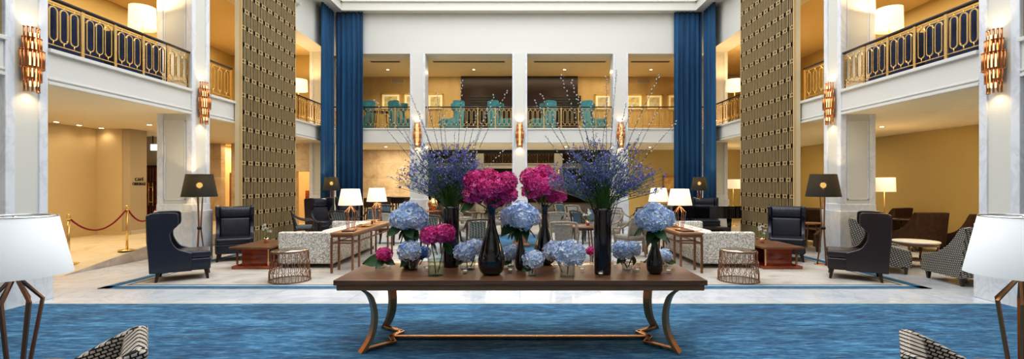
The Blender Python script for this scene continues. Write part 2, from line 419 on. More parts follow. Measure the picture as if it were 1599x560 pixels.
# upper walls over the openings, soffit and skylight well
struct('wall_west', MB().bb(-7.4, XL - .02, -7, 17.3, ZC, ZT), 'white')
struct('wall_east', MB().bb(XR + .02, 7.3, -7, 17.3, ZC, ZT), 'white')
o = struct('wall_rear', MB().bb(XL, XR, YB, 17.25, 6.16, ZT), 'white')
MB().bb(XL, XR, YB - .012, YB, 6.16, 6.20).build('edge_bead', 'cornice', o)
m = MB(); m.bb(-12.5, -6.15, -7, 17.4, ZT, ZT + .12).bb(6.07, 12.4, -7, 20.6, ZT, ZT + .12).bb(-6.15, 6.07, 16.3, 20.6, ZT, ZT + .12).bb(-6.15, 6.07, -7, -4, ZT, ZT + .12)
struct('ceiling', m, 'cornice')
m = MB()
for (x0, x1, y0, y1) in ((-6.35, -6.15, -4.2, 16.5), (6.07, 6.27, -4.2, 16.5), (-6.15, 6.07, 16.3, 16.5), (-6.15, 6.07, -4.2, -4)):
    m.bb(x0, x1, y0, y1, ZT + .1, 9.3)
k = .06
m.bb(-6.15, -6.15 + k, -4, 16.3, 7.86, 7.92).bb(6.07 - k, 6.07, -4, 16.3, 7.86, 7.92).bb(-6.15, 6.07, 16.3 - k, 16.3, 7.86, 7.92)
m.bb(-6.15, -6.15 + .03, -4, 16.3, ZT - .01, ZT + .05).bb(6.07 - .03, 6.07, -4, 16.3, ZT - .01, ZT + .05).bb(-6.15, 6.07, 16.27, 16.3, ZT - .01, ZT + .05)
struct('ceiling_well', m, 'cornice')
m = MB()
for i in range(7): x = -6.15 + i * 12.22 / 6; m.bb(x - .05, x + .05, -4, 16.3, 9.15, 9.3)
for i in range(11): y = -4 + i * 2.03; m.bb(-6.15, 6.07, y - .05, y + .05, 9.15, 9.3)
sk = struct('window_1', m, 'white')
area('skylight_daylight', (0, 8.2, 9.6), 12, 1750, (.95, .975, 1.0), 16)
# upper floor ceiling, walls
struct('ceiling_upper_west', MB().bb(-12.5, -7.4, -7, 17.3, ZC, ZC + .1), 'goldceil')
struct('ceiling_upper_east', MB().bb(7.3, 12.4, -7, 20.5, ZC, ZC + .1), 'goldceil')
struct('ceiling_upper_rear', MB().bb(XL - .5, XR + .7, 17.25, 20.5, 6.18, 6.28), 'warmceil')
m = MB()
struct('floor_upper_west', MB().bb(-12.5, XL - .3, -7, 17.3, ZS1 - .02, ZS1), 'tan')
struct('floor_upper_east', MB().bb(XR + .3, 12.4, -7, 20.5, ZS1 - .02, ZS1), 'tan')
struct('floor_upper_rear', MB().bb(XL - .3, XR + .3, YB + .3, 20.5, ZS1 - .02, ZS1), 'tan')
struct('wall_upper_west', MB().bb(-10.6, -10.4, -7, 17.3, ZS1, ZC), 'gold')
struct('wall_upper_east', MB().bb(10.4, 10.6, -7, 20.5, ZS1, ZC), 'gold')
struct('wall_upper_west_end', MB().bb(-10.6, -7.42, 17.1, 17.3, ZS1, ZC), 'gold')
struct('wall_upper_rear', MB().bb(-7.3, 10.5, 20.3, 20.5, ZS1, 6.2), 'stripe')
xd0, xd1 = XU(719, 20.0), XU(903, 20.0)
dk = struct('wall_dark_panelling', MB().bb(xd0, xd1, 20.18, 20.3, ZS1, 6.18), 'ebony')
m = MB()
for x in (XU(743, 20), XU(764, 20) + .1, XU(872, 20), XU(893, 20) + .1):
    for i in range(6): m.bb(x - .26 + i * .1, x - .24 + i * .1, 20.14, 20.16, 4.35, 5.3)
    for i in range(9): m.bb(x - .27, x + .27, 20.14, 20.16, 4.35 + i * .115, 4.37 + i * .115)
    m.bb(x - .30, x + .30, 20.16, 20.18, 4.3, 5.35)
m.build('grille_panel', 'blackmatte', dk)
m = MB()
for x in (-4.6, 0, 4.6): m.bb(x - 1.6, x + 1.6, 18.3, 18.36, 6.16, 6.18)
# ground level walls
struct('wall_west_front', MB().bb(-11.3, -11.1, -7, 12.4, 0, ZS0), 'tan')
m = MB().bb(-11.3, -10.41, 12.4, 12.6, 0, ZS0)
struct('wall_west_return', m, 'tan')
sg = struct('wall_cafe_sign', MB().bb(-10.4, -10.2, 12.401, 12.95, 0, ZS0), 'grey_tan')
MB().bb(-10.2, -10.18, 12.42, 12.95, .25, .40).build('skirting_board', 'skirting', sg)
struct('wall_cafe_entrance', MB().bb(-12.5, -11.0, 14.55, 14.7, 0, ZS0), 'grey_tan')
struct('wall_cafe_side', MB().bb(-11.15, -11.0, 14.7, 17.0, 0, ZS0), 'stone')
struct('wall_cafe_west', MB().bb(-12.5, -12.35, 12.6, 14.6, 0, ZS0), 'grey_tan')
struct('baseboard_west', MB().bb(-11.1, -11.07, 9.6, 12.4, .2, .38).bb(-11.1, -10.2, 12.37, 12.4, .25, .38), 'tan')
# stone cross wall with two openings
Y2 = 17.0
xa0, xa1, xb0, xb1 = XU(345, Y2), XU(361, Y2), XU(461.5, Y2), XU(483, Y2)
m = MB().bb(-11.1, xa0, Y2, Y2 + .25, 0, ZS0).bb(xa1, xb0, Y2, Y2 + .25, 0, ZS0).bb(xb1, XL - .1, Y2 + .0, Y2 + .25, 0, ZS0)
m.bb(xb0, xb1, Y2, Y2 + .25, 2.05, ZS0)
struct('wall_stone_west', m, 'stone')
struct('wall_corridor', MB().bb(-11.3, XL, 19.4, 19.6, 0, ZS0).bb(-11.3, -11.1, 17.2, 19.5, 0, ZS0).bb(XL - .1, XL, 17.3, 19.5, 0, ZS0), 'tan')
struct('ceiling_corridor', MB().bb(-11.3, XL, 17.25, 19.6, ZS0 - .02, ZS0 + .1), 'warmceil')
o = struct('door_1', MB().bb(xa0, xa1 + .1, 17.5, 17.56, 0.25, 2.02), 'walnut_light')
o = struct('door_2', MB().bb(xb0 - .1, xb0 + .24, 18.0, 18.06, 0.25, 1.35), 'redwood')
area('corridor_light', (-10.4, 18.2, 3.0), 1.0, 60, (1, .72, .4)); area('corridor_light_b', (-8, 18.2, 3.0), 1.0, 45, (1, .72, .4))
# rear ground wall
struct('wall_rear_stone', MB().bb(-7.3, -4.0, 20.4, 20.6, 0, ZS0), 'stone')
struct('wall_rear_gold', MB().bb(4.0, 12.4, 20.4, 20.6, 0, ZS0), 'gold')
struct('wall_rear_pier', MB().bb(-.25, .25, 20.4, 20.6, 0, ZS0), 'ebony')
struct('wall_rear_head', MB().bb(-4, 4.0, 20.4, 20.6, 2.92, ZS0), 'blackmatte')
struct('wall_east_side', MB().bb(11.1, 11.3, -7, 20.5, 0, ZS0), 'gold')
struct('wall_behind', MB().bb(-12.5, 12.4, -7.2, -7, 0, ZT), 'white')
# hall beyond the rear openings
m = MB().bb(-9, 9, 39.5, 39.7, 0, 6.4).bb(-9.1, -9, 20.6, 39.6, 0, 6.4).bb(9, 9.1, 20.6, 39.6, 0, 6.4)
struct('wall_far_hall', m, 'ebony')
struct('ceiling_far_hall', MB().bb(-9, 9, 20.6, 39.6, 6.2, 6.3), 'goldceil')
m = MB().bb(-9, 9, 36.6, 36.9, 2.75, 3.12).bb(-9, 9, 36.5, 36.6, 3.08, 3.14)
struct('trim_far_balcony', m, 'white')
for x in (-3.1, 2.95, 8): struct('column', MB().bb(x - .3, x + .3, 36.2, 36.8, 0, 6.2), 'white')
area('far_hall_light', (0, 33, 6.0), 6, 240, (1, .8, .55)); area('far_hall_low', (0, 38, 2.6), 6, 30, (1, .6, .25), 1)
# window recess on the far left wall
# ramp to the cafe
m = MB()
prof = [(8.4, 0), (10.4, .29), (17.0, .29), (17.0, 0)]
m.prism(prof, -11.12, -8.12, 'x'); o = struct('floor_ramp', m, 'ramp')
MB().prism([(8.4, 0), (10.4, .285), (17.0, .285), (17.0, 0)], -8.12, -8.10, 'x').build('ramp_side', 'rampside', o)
# sign lettering on the grey wall
def text(body, size, loc, rot, m, parent, ext=.004, align='CENTER'):
    c = bpy.data.curves.new('letters', 'FONT'); c.body = body; c.size = size; c.extrude = ext; c.align_x = align; c.space_character = 1.15
    tmp = bpy.data.objects.new('letters', c); COL.objects.link(tmp); bpy.context.view_layer.update()
    me = bpy.data.meshes.new_from_object(tmp.evaluated_get(bpy.context.evaluated_depsgraph_get())); bpy.data.objects.remove(tmp)
    me.materials.clear(); me.materials.append(MT[m]); o = bpy.data.objects.new('lettering', me); COL.objects.link(o)
    o.location = loc; o.rotation_euler = rot; o.parent = parent; return o
cs = thing('cafe_sign', 'black letters CAFE on the grey wall beside the dark cafe door', 'sign', (-10.195, 12.69, 0))
text('CAFÉ', .115, (0, 0, 1.70), (PI / 2, 0, PI / 2), 'blackmatte', cs, .006)
text('CIRBORAGE', .105, (0, 0, 1.585), (PI / 2, 0, PI / 2), 'blackmatte', cs, .006).scale = (.70, 1, 1)
# cafe door
d = struct('door_3', MB().bb(XU(225.5, 14.5), XU(243, 14.5) + .4, 14.48, 14.54, .29, 2.18), 'darkwood')
dm = MB()
for i in range(5): dm.bb(XU(226, 14.5) + i * .09, XU(226, 14.5) + i * .09 + .02, 14.465, 14.48, .3, 2.1)
dm.build('door_ribs', 'redwood', d)
h = MB(); xh = XU(236, 14.4)
h.tube([(xh - .06, 14.38, .95), (xh - .06, 14.38, 1.65)], .014).tube([(xh + .06, 14.38, .95), (xh + .06, 14.38, 1.65)], .014).bb(xh - .08, xh + .08, 14.38, 14.48, 1.50, 1.53).bb(xh - .08, xh + .08, 14.38, 14.48, 1.05, 1.08)
h.build('door_handle', 'brass', d)
tag(MB().bb(XU(239, 14.3), XU(246, 14.3) + .05, 14.2, 14.26, 2.62, 2.80).build('exit_light_box', 'exit'), 'small white lit box hanging over the dark cafe door', 'sign')
MB_ = MB().bb(XU(241, 14.3), XU(241, 14.3) + .02, 14.22, 14.24, 2.8, ZS0); MB_.build('hanger', 'blackmatte', [o for o in bpy.data.objects if o.name == 'exit_light_box'][0])

# ============================================================ lattice screens
def lattice(x, s, label):
    """x = face plane, s = +1 faces east"""
    y0, y1, z1 = 11.12, 13.80, ZT
    t = thing('lattice_screen', label, 'screen', (x, y0, 0))
    L = y1 - y0
    MB().bb(*sorted((-s * .165, -s * .06)), .0, L, 0, z1).build('core_panel', 'lattend', t, bevel=.006)
    MB().bb(*sorted((-s * .06, -s * .012)), .023, L - .023, 0.02, z1 - .01).build('backing', 'lattback', t)
    bars, strips, blocks = MB(), MB(), MB()
    p = .15; n = int((L - .06) / p); off = (L - n * p) / 2; rh = .40
    for i in range(n + 1):
        yc = off + i * p
        for e in (-.036, .036):
            if .02 < yc + e < L - .02: bars.bb(*sorted((-s * .012, 0)), yc + e - .0065, yc + e + .0065, .02, z1 - .01)
        if i < n: strips.bb(*sorted((-s * .012, -s * .008)), yc + .058, yc + .092, .02, z1 - .01)
    rows = int((z1 - .1) / rh) + 1
    for r in range(rows):
        z = .12 + r * rh
        if z > z1 - .06: break
        blocks.bb(*sorted((-s * .012, -s * .006)), .03, L - .03, z - .028, z + .028)
        for e in (-.036, .036): bars.bb(*sorted((-s * .012, s * .002)), .02, L - .02, z + e - .008, z + e + .008)
        for i in range(n + 1):
            yc = off + i * p
            if (i + r) % 2 == 0: blocks.bb(*sorted((-s * .012, s * .004)), yc - .038, yc + .038, z - .050, z + .050)
    bars.bb(*sorted((-s * .06, s * .004)), 0, .022, 0, z1).bb(*sorted((-s * .06, s * .004)), L - .022, L, 0, z1)
    for i in range(n):
        for r in range(rows):
            z = .12 + r * rh; yc = off + (i + .5) * p
            if z < z1 - .06: bars.bb(*sorted((-s * .012, 0)), yc - .012, yc + .012, z - .028, z + .028)
    bars.build('brass_lattice', 'brassbar', t); strips.build('strip_panels', 'lattstrip', t); blocks.build('dark_inlay', 'lattback', t)
lattice(-6.53, 1, 'tall brass and dark wood lattice screen on the left of the hall')
lattice(6.42, -1, 'tall brass and dark wood lattice screen on the right of the hall')

# ============================================================ curtains
def curtain(pts, z0, z1, label):
    P = [Vector((p[0], p[1], 0)) for p in pts]; d = (P[1] - P[0]); L = d.length; d.normalize(); nrm = Vector((-d.y, d.x, 0))
    n = int(L / .012); vs = []; fs = []; ph = rnd.random() * 6
    N = 5
    for i in range(n + 1):
        s = i * L / n
        a = .055 * math.sin(2 * PI * s / .17 + ph + .8 * math.sin(s * 7)) + .02 * math.sin(2 * PI * s / .071 + ph)
        for k in range(N):
            q = k / (N - 1); w = .55 + .45 * (1 - q) + .1 * math.sin(3 * q + s * 5)
            p = P[0] + d * s + nrm * a * w
            vs.append((p.x, p.y, z0 + (z1 - z0) * q))
    for i in range(n):
        for k in range(N - 1): fs.append((i * N + k, (i + 1) * N + k, (i + 1) * N + k + 1, i * N + k + 1))
    c = MB().add(vs, fs, None, True).build('curtain', 'velvet')
    s = c.modifiers.new('thick', 'SOLIDIFY'); s.thickness = .008
    return tag(c, label, 'curtain', 'blue velvet corner curtains')
curtain([(-6.46, 15.5), (-6.46, 16.40)], .02, 7.56, 'blue velvet curtain along the left side wall in the rear left corner')
curtain([(-6.40, 16.44), (-5.44, 16.44)], .02, 7.56, 'wide blue velvet curtain on the rear wall left of the balcony')
curtain([(6.36, 15.5), (6.36, 16.40)], .02, 7.56, 'blue velvet curtain along the right side wall in the rear right corner')
curtain([(5.36, 16.44), (6.30, 16.44)], .02, 7.56, 'wide blue velvet curtain on the rear wall right of the balcony')

# ============================================================ railings
bl = MB()
hw, zb, zt = .060, .15, .635
pts = []
for k in range(13): a = PI * k / 12; pts.append((hw * math.cos(a), 0, zt - hw + hw * math.sin(a)))
for k in range(13): a = PI + PI * k / 12; pts.append((hw * math.cos(a), 0, zb + hw + hw * math.sin(a)))
bl.tube(pts, .0095, 4, closed=True, flat=(1, 1.25))
bl.tube([(0, 0, zt), (0, 0, .685)], .009, 6).tube([(0, 0, .085), (0, 0, zb)], .009, 6).lathe([(.004, .64), (.015, .648), (.015, .66), (.004, .668)], 8)
BAL = bl.mesh('baluster', 'brass')
POST = MB().bb(-.026, .026, -.012, .012, 0.02, .73).mesh('post', 'brass')
def railing(x0, y0, x1, y1, label, pitch=.19, z=ZS1 + .02):
    d = Vector((x1 - x0, y1 - y0, 0)); L = d.length; a = math.atan2(d.y, d.x)
    t = thing('balcony_railing', label, 'railing', (x0, y0, z), a)
    MB().bb(0, L, -.035, .035, .725, .765).build('handrail', 'darkwood', t, bevel=.01)
    MB().bb(0, L, -.008, .008, .680, .694).build('top_rail', 'brass', t)
    MB().bb(0, L, -.008, .008, .078, .092).build('bottom_rail', 'brass', t)
    g = max(1, round(L / (3.05 * pitch))); gl = L / g
    for i in range(g + 1):
        o = bpy.data.objects.new('post', POST); COL.objects.link(o); o.parent = t; o.location = (min(max(i * gl, .02), L - .02), 0, 0)
    for i in range(g):
        for k in (-1, 0, 1):
            o = bpy.data.objects.new('baluster', BAL); COL.objects.link(o); o.parent = t; o.location = ((i + .5) * gl + k * gl * .275, 0, 0)
xw, xe = XL - .06, XR + .06
for (a, b_, n) in ((3.23, 6.17, 'nearest the camera'), (6.73, 9.68, 'between the two front marble piers'), (10.24, 11.1, 'just before the lattice screen'), (13.85, 16.7, 'between the lattice screen and blue curtain')):
    railing(xw, a, xw, b_, 'brass loop railing of the left balcony ' + n)
for (a, b_, n) in ((3.31, 6.26, 'nearest the camera'), (6.82, 9.75, 'between the two front marble piers'), (10.3, 11.1, 'just before the lattice screen'), (13.85, 16.7, 'between the lattice screen and blue curtain')):
    railing(xe, a, xe, b_, 'brass loop railing of the right balcony ' + n)
for i, n in zip(range(0, 8, 2), ('leftmost bay beside the left blue curtain', 'bay left of the centre column', 'bay right of the centre column', 'rightmost bay beside the right blue curtain')):
    railing(xs[i], YB + .06, xs[i + 1], YB + .06, 'brass loop railing of the rear balcony, ' + n)
railing(-8.5, 36.7, 8.5, 36.7, 'brass railing of the far balcony seen through the rear openings', .3, 3.14)

# ============================================================ sconces
def sconce_proto():
    t = thing('wall_sconce', '', 'wall lamp', (0, 0, 0))
    MB().bb(-.06, .06, -.03, 0, .12, .76).build('back_plate', 'bronze', t)
    MB().lathe([(.05, .08), (.05, .80)], 12, (0, -.06, 0)).build('lit_core', 'sconcecore', t)
    tiers = [(.0, .20, .085, 7), (.14, .35, .105, 9), (.31, .57, .135, 11), (.53, .74, .105, 9), (.68, .88, .085, 7)]
    for z0, z1, r, n in tiers:
        m = MB()
        for k in range(n):
            a = PI + PI * k / (n - 1); cx, cy = r * 1.0 * math.cos(a), -.02 + r * .95 * math.sin(a)
            m.tube([(cx, cy, z0), (cx, cy, z1)], .0125, 8)
            m.lathe([(.015, z1 - .012), (.015, z1 - .004)], 8, (cx, cy, 0)).lathe([(.015, z0 + .004), (.015, z0 + .012)], 8, (cx, cy, 0))
        m.build('tube_tier', 'bronze', t)
    return t
scp = sconce_proto()
zsc = 2.88
spots = [((XL + .02, 6.45), PI / 2, 'on the nearest left marble pier'), ((XL + .02, 9.96), PI / 2, 'on the second left marble pier'),
         ((XR - .02, 6.54), -PI / 2, 'on the nearest right marble pier'), ((XR - .02, 10.02), -PI / 2, 'on the second right marble pier')]
spots += [((x, 16.53), 0, 'on the %s column of the rear balcony' % n) for x, n in zip(colx, ('left', 'centre', 'right'))]
spots += [((2.95, 36.2), 0, 'on the far pillar seen through the rear right opening')]
for i, ((x, y), rz, n) in enumerate(spots):
    lab = 'tiered bronze tube wall sconce ' + n
    if i == 0: o = scp; o.location = (x, y, zsc); o.rotation_euler = (0, 0, rz); o['label'] = lab; o['group'] = 'tube wall sconces'
    else: o = dup(scp, (x, y, zsc if i < 7 else 1.9), rz, lab, 'tube wall sconces')
    if i < 7:
        dx, dy = math.sin(rz), -math.cos(rz)
        spot('sconce_up', (x + dx * .07, y + dy * .07, zsc + .84), 5, (1, .75, .45), (PI, 0, 0), 130, .8, .03)
        spot('sconce_down', (x + dx * .07, y + dy * .07, zsc + .04), 5, (1, .75, .45), (0, 0, 0), 130, .8, .03)

# ============================================================ downlights
def down_proto():
    t = thing('recessed_downlight', '', 'ceiling light')
    MB().lathe([(.075, -.008), (.075, 0), (.050, 0), (.050, -.008)], 20, cap=False).build('trim_ring', 'white', t)
    MB().lathe([(.048, -.006), (.048, -.002)], 20).build('lens', 'downlens', t)
    return t
dp = down_proto(); first = [True]
def downlight(x, y, z, label, power=30, col=(1, .82, .58)):
    if first[0]: o = dp; o.location = (x, y, z); o['label'] = label; o['group'] = 'recessed downlights'; first[0] = False
    else: o = dup(dp, (x, y, z), 0, label, 'recessed downlights')
    if power: spot('downlight_beam', (x, y, z - .03), power, col, (0, 0, 0), 140, .8, .045)
Z1 = ZS0 - .0
for i, u, v in ((0, 88, 191), (1, 123, 196), (2, 157.5, 200.5)):
    y = F * (ZS0 - H) / (V0 - v); downlight(XU(u, y) + .12, y - .12, Z1, ['first', 'second', 'third'][i] + ' from the left of three small downlights along the tan aisle wall', 6)
y = F * (ZS0 - H) / (V0 - 194.5); downlight(XU(233.5, y), y, Z1, 'bright downlight in the left aisle ceiling beside the marble pier', 40)
y = F * (ZS0 - H) / (V0 - 197.5); downlight(XU(1377, y), y, Z1, 'bright downlight in the right aisle ceiling beside the marble pier', 40)
for u, v, n in ((602.5, 229, 'left'), (1015, 229.5, 'right')):
    y = F * (ZS0 - H) / (V0 - v); downlight(XU(u, y), y, Z1, 'small downlight under the rear balcony in its %smost bay' % n, 35)
for x in (-1.8, 1.8): downlight(x, 18.6, Z1, 'small downlight under the rear balcony %s of the centre column' % ('left' if x < 0 else 'right'), 30)
for u, n in ((605.5, 'leftmost bay'), (740, 'bay left of the centre column'), (881.5, 'bay right of the centre column'), (1016.5, 'rightmost bay')):
    y = F * (6.18 - H) / (V0 - 108.5); downlight(XU(u, y), y, 6.18, 'downlight in the rear balcony ceiling, ' + n, 130, (1, .76, .45))
for (x, y, n) in ((-8.3, 7.6, 'over the navy seats, left upper gallery'), (-8.3, 11.6, 'upper left gallery beside the lattice screen'), (-8.2, 15.2, 'upper left gallery near the blue curtain'),
                  (8.2, 7.9, 'over the navy seats, right upper gallery'), (8.2, 11.6, 'upper right gallery beside the lattice screen'), (8.2, 15.2, 'upper right gallery near the blue curtain')):
    downlight(x, y, ZC, 'downlight ' + n, 90, (1, .80, .52))
# soft warm fill added to aisles and galleries, no fittings behind it
def wash(x, y, z, sx, sy, p, col=(1, .80, .55)):
    area('aisle_fill', (x, y, z), sx, p, col, sy)
wash(-9.3, 9.5, ZS0 - .02, .25, 4, 70); wash(-9.3, 3, ZS0 - .02, .25, 4, 40); wash(-9.0, 15, ZS0 - .02, .25, 2.5, 50)
wash(9.2, 9, ZS0 - .02, .25, 5, 90, (1, .80, .52)); wash(9.2, 16, ZS0 - .02, .25, 5, 60, (1, .80, .52))
wash(0, 18.7, ZS0 - .02, 9, .2, 170)
wash(-5, 19.2, ZS0 - .02, 2.5, .3, 60)
wash(0, 19.4, 6.17, 9, .2, 90); wash(-9.6, 10, ZC - .02, .25, 12, 150, (1, .80, .52)); wash(9.5, 10, ZC - .02, .25, 12, 150, (1, .80, .52))

# slot diffusers and wall grilles of the rear balcony
for x, n in ((XU(577, 18.4) + 0, 'leftmost bay'), (XU(735, 18.4), 'bay left of the centre column'), (XU(887, 18.4), 'bay right of the centre column'), (XU(1033, 18.4), 'rightmost bay')):
    w = 1.35
    xx0, xx1 = max(x - w, -5.6), min(x + w, 5.6)
    t = thing('slot_diffuser', 'long dark air slot in the rear balcony ceiling, ' + n, 'air vent', ((xx0 + xx1) / 2, 17.75, 6.18), 0, 'ceiling air slots')
    l = (xx1 - xx0) / 2
    MB().bb(-l, l, -.09, .09, -.01, 0).build('frame', 'greymetal', t); MB().bb(-l + .03, l - .03, -.05, .05, -.014, -.01).build('slot', 'blackmatte', t)
for u0_, u1_, n in ((611, 632, 'left'), (994, 1016, 'right')):
    x0, x1 = XU(u0_, 20.3), XU(u1_, 20.3)
    t = thing('wall_grille', 'small pale air grille high on the rear gallery wall, %s side' % n, 'air vent', ((x0 + x1) / 2, 20.3, ZV(127, 20.3)))
    w = (x1 - x0) / 2
    MB().bb(-w, w, -.02, 0, -.08, .08).build('frame', 'lattend', t)
    m = MB()
    for i in range(6): m.bb(-w + .03, w - .03, -.026, -.02, -.062 + i * .024, -.052 + i * .024)
    m.build('slats', 'greymetal', t)
# small camera on the upper side wall
t = thing('security_camera', 'small white camera fixed on the upper left white wall', 'camera', (XL - .02, 14.25, 7.02))
MB().bb(-.02, .03, -.05, .05, -.05, .05).build('bracket', 'white', t); MB().tube([(.03, 0, 0), (.16, -.1, -.05)], .035, 10).build('body', 'white', t)

# ============================================================ framed pictures
def picture(u0_, u1_, v0, v1, y, art, label, lit=True):
    x0, x1, z1, z0 = XU(u0_, y), XU(u1_, y), ZV(v0, y), ZV(v1, y)
    t = thing('framed_picture', label, 'picture', ((x0 + x1) / 2, y, (z0 + z1) / 2)); w, h = (x1 - x0) / 2, (z1 - z0) / 2; b_ = .06
    m = MB().bb(-w, w, -.04, 0, h - b_, h).bb(-w, w, -.04, 0, -h, -h + b_).bb(-w, -w + b_, -.04, 0, -h, h).bb(w - b_, w, -.04, 0, -h, h)
    m.build('frame', 'gilt' if lit else 'bronze', t, bevel=.008)
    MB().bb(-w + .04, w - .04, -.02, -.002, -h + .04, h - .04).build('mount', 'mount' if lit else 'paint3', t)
    MB().bb(-w + .15, w - .15, -.024, -.02, -h + .14, h - .14).build('painting', art, t)
    if lit: spot('picture_light', ((x0 + x1) / 2, y - .55, z1 + .75), 16, (1, .8, .45), (R(35), 0, 0), 75, .7, .012)
yp = 20.3
picture(595, 626, 145.5, 171, yp, 'paint1', 'gilt framed landscape on the rear gallery wall, leftmost near the curtain')
picture(630, 660, 145.5, 171, yp, 'paint2', 'gilt framed picture half hidden behind the left rear column')
picture(667, 693, 146, 171, yp, 'paint1', 'gilt framed picture just right of the left rear column')
picture(928, 954, 147, 172, yp, 'paint2', 'gilt framed picture just left of the right rear column')
picture(976, 1003.5, 147, 172, yp, 'paint1', 'gilt framed landscape right of the right rear column')
picture(1008, 1035, 147, 172, yp, 'paint2', 'gilt framed landscape second from the right blue curtain')
picture(1041.5, 1068, 147, 172, yp, 'paint1', 'gilt framed picture partly behind the right blue curtain')
picture(1034.5, 1060, 275, 299, 20.38, 'paint3', 'gold toned framed picture on the ground floor wall behind the white table lamps', False)

# ============================================================ carpet and rug
o = MB().bb(-6.6, 6.5, -3.0, 6.40, 0, .018).build('carpet', 'blue_carpet'); tag(o, 'large mottled blue carpet filling the foreground floor', 'carpet')
t = thing('area_rug', 'beige grey lounge rug with thin blue borders under the sofas', 'rug', (0, 0, 0))
x0, x1, y0, y1 = -6.55, 6.38, 7.34, 13.0
MB().bb(x0, x1, y0, y1, .0, .012).build('pile', 'rug', t)
def border(i, w):
    return MB().bb(x0 + i, x1 - i, y0 + i, y0 + i + w, .012, .015).bb(x0 + i, x1 - i, y1 - i - w, y1 - i, .012, .015).bb(x0 + i, x0 + i + w, y0 + i, y1 - i, .012, .015).bb(x1 - i - w, x1 - i, y0 + i, y1 - i, .012, .015)
border(0, .17).build('blue_border', 'rugblue', t); border(.25, .03).build('inner_line', 'rugblue', t)
struct('floor_marble_inlay', MB().bb(-2.3, 2.2, 9.9, 13.02, .0121, .0165), 'floor')
tag(MB().bb(-.8, .75, 11.3, 14.8, .0168, .028).build('small_rug', 'blue_carpet'), 'small blue rug under the wooden pedestal table behind the flowers', 'rug')

# ============================================================ the flower table
TT = .743
t = thing('display_table', 'long walnut table with curved bronze legs holding the flower vases', 'table', (0, 4.955, 0))
MB().bb(-1.737, 1.745, -.55, .55, TT - .05, TT).build('tabletop', 'walnut', t, bevel=.004)
MB().bb(-1.715, 1.723, -.53, .53, TT - .10, TT - .05).build('apron', 'walnut_light', t, bevel=.003)
for sx in (-1, 1):
    for sy in (-1, 1):
        P = curve_pts([(sx * 1.535, sy * .43, TT - .10), (sx * 1.455, sy * .36, .55), (sx * 1.42, sy * .33, .36), (sx * 1.445, sy * .345, .17), (sx * 1.525, sy * .40, .018)], 5)
        m = MB(); vs = []; fs = []
        th = Vector((sx * .018, sy * .010, 0)); wd = Vector((-sx * sy * .018, .030, 0)) if sx * sy < 0 else Vector((sx * sy * .0, 0, 0))
        wd = Vector((-sy * .026, sx * .034, 0))
        for p in P:
            for a, b_ in ((-1, -1), (1, -1), (1, 1), (-1, 1)): vs.append(p + th * a + wd * b_)
        n = len(P)
        for i in range(n - 1):
            for k in range(4): k2 = (k + 1) % 4; fs.append((i * 4 + k, i * 4 + k2, i * 4 + 4 + k2, i * 4 + 4 + k))
        fs += [(3, 2, 1, 0), tuple(range((n - 1) * 4, n * 4))]
        m.add(vs, fs, None, False).build('leg', 'bronze', t, bevel=.003)
def flatbar(m, pts, w, z0, z1):
    for (a, b_) in zip(pts[:-1], pts[1:]):
        a = Vector(a); b_ = Vector(b_); d = b_ - a; L = d.length; c = (a + b_) / 2
        m.box((c.x, c.y, (z0 + z1) / 2), (L + w * .6, w, z1 - z0), math.atan2(d.y, d.x))
m = MB()
for sx in (-1, 1):
    flatbar(m, [(sx * 1.51, -.37), (sx * 1.28, -.14), (sx * 1.36, .01), (sx * 1.28, .18), (sx * 1.50, .36)], .05, .02, .05)
flatbar(m, [(-1.33, .01), (1.33, .01)], .05, .022, .052)
m.build('stretcher', 'copper', t, bevel=.004)

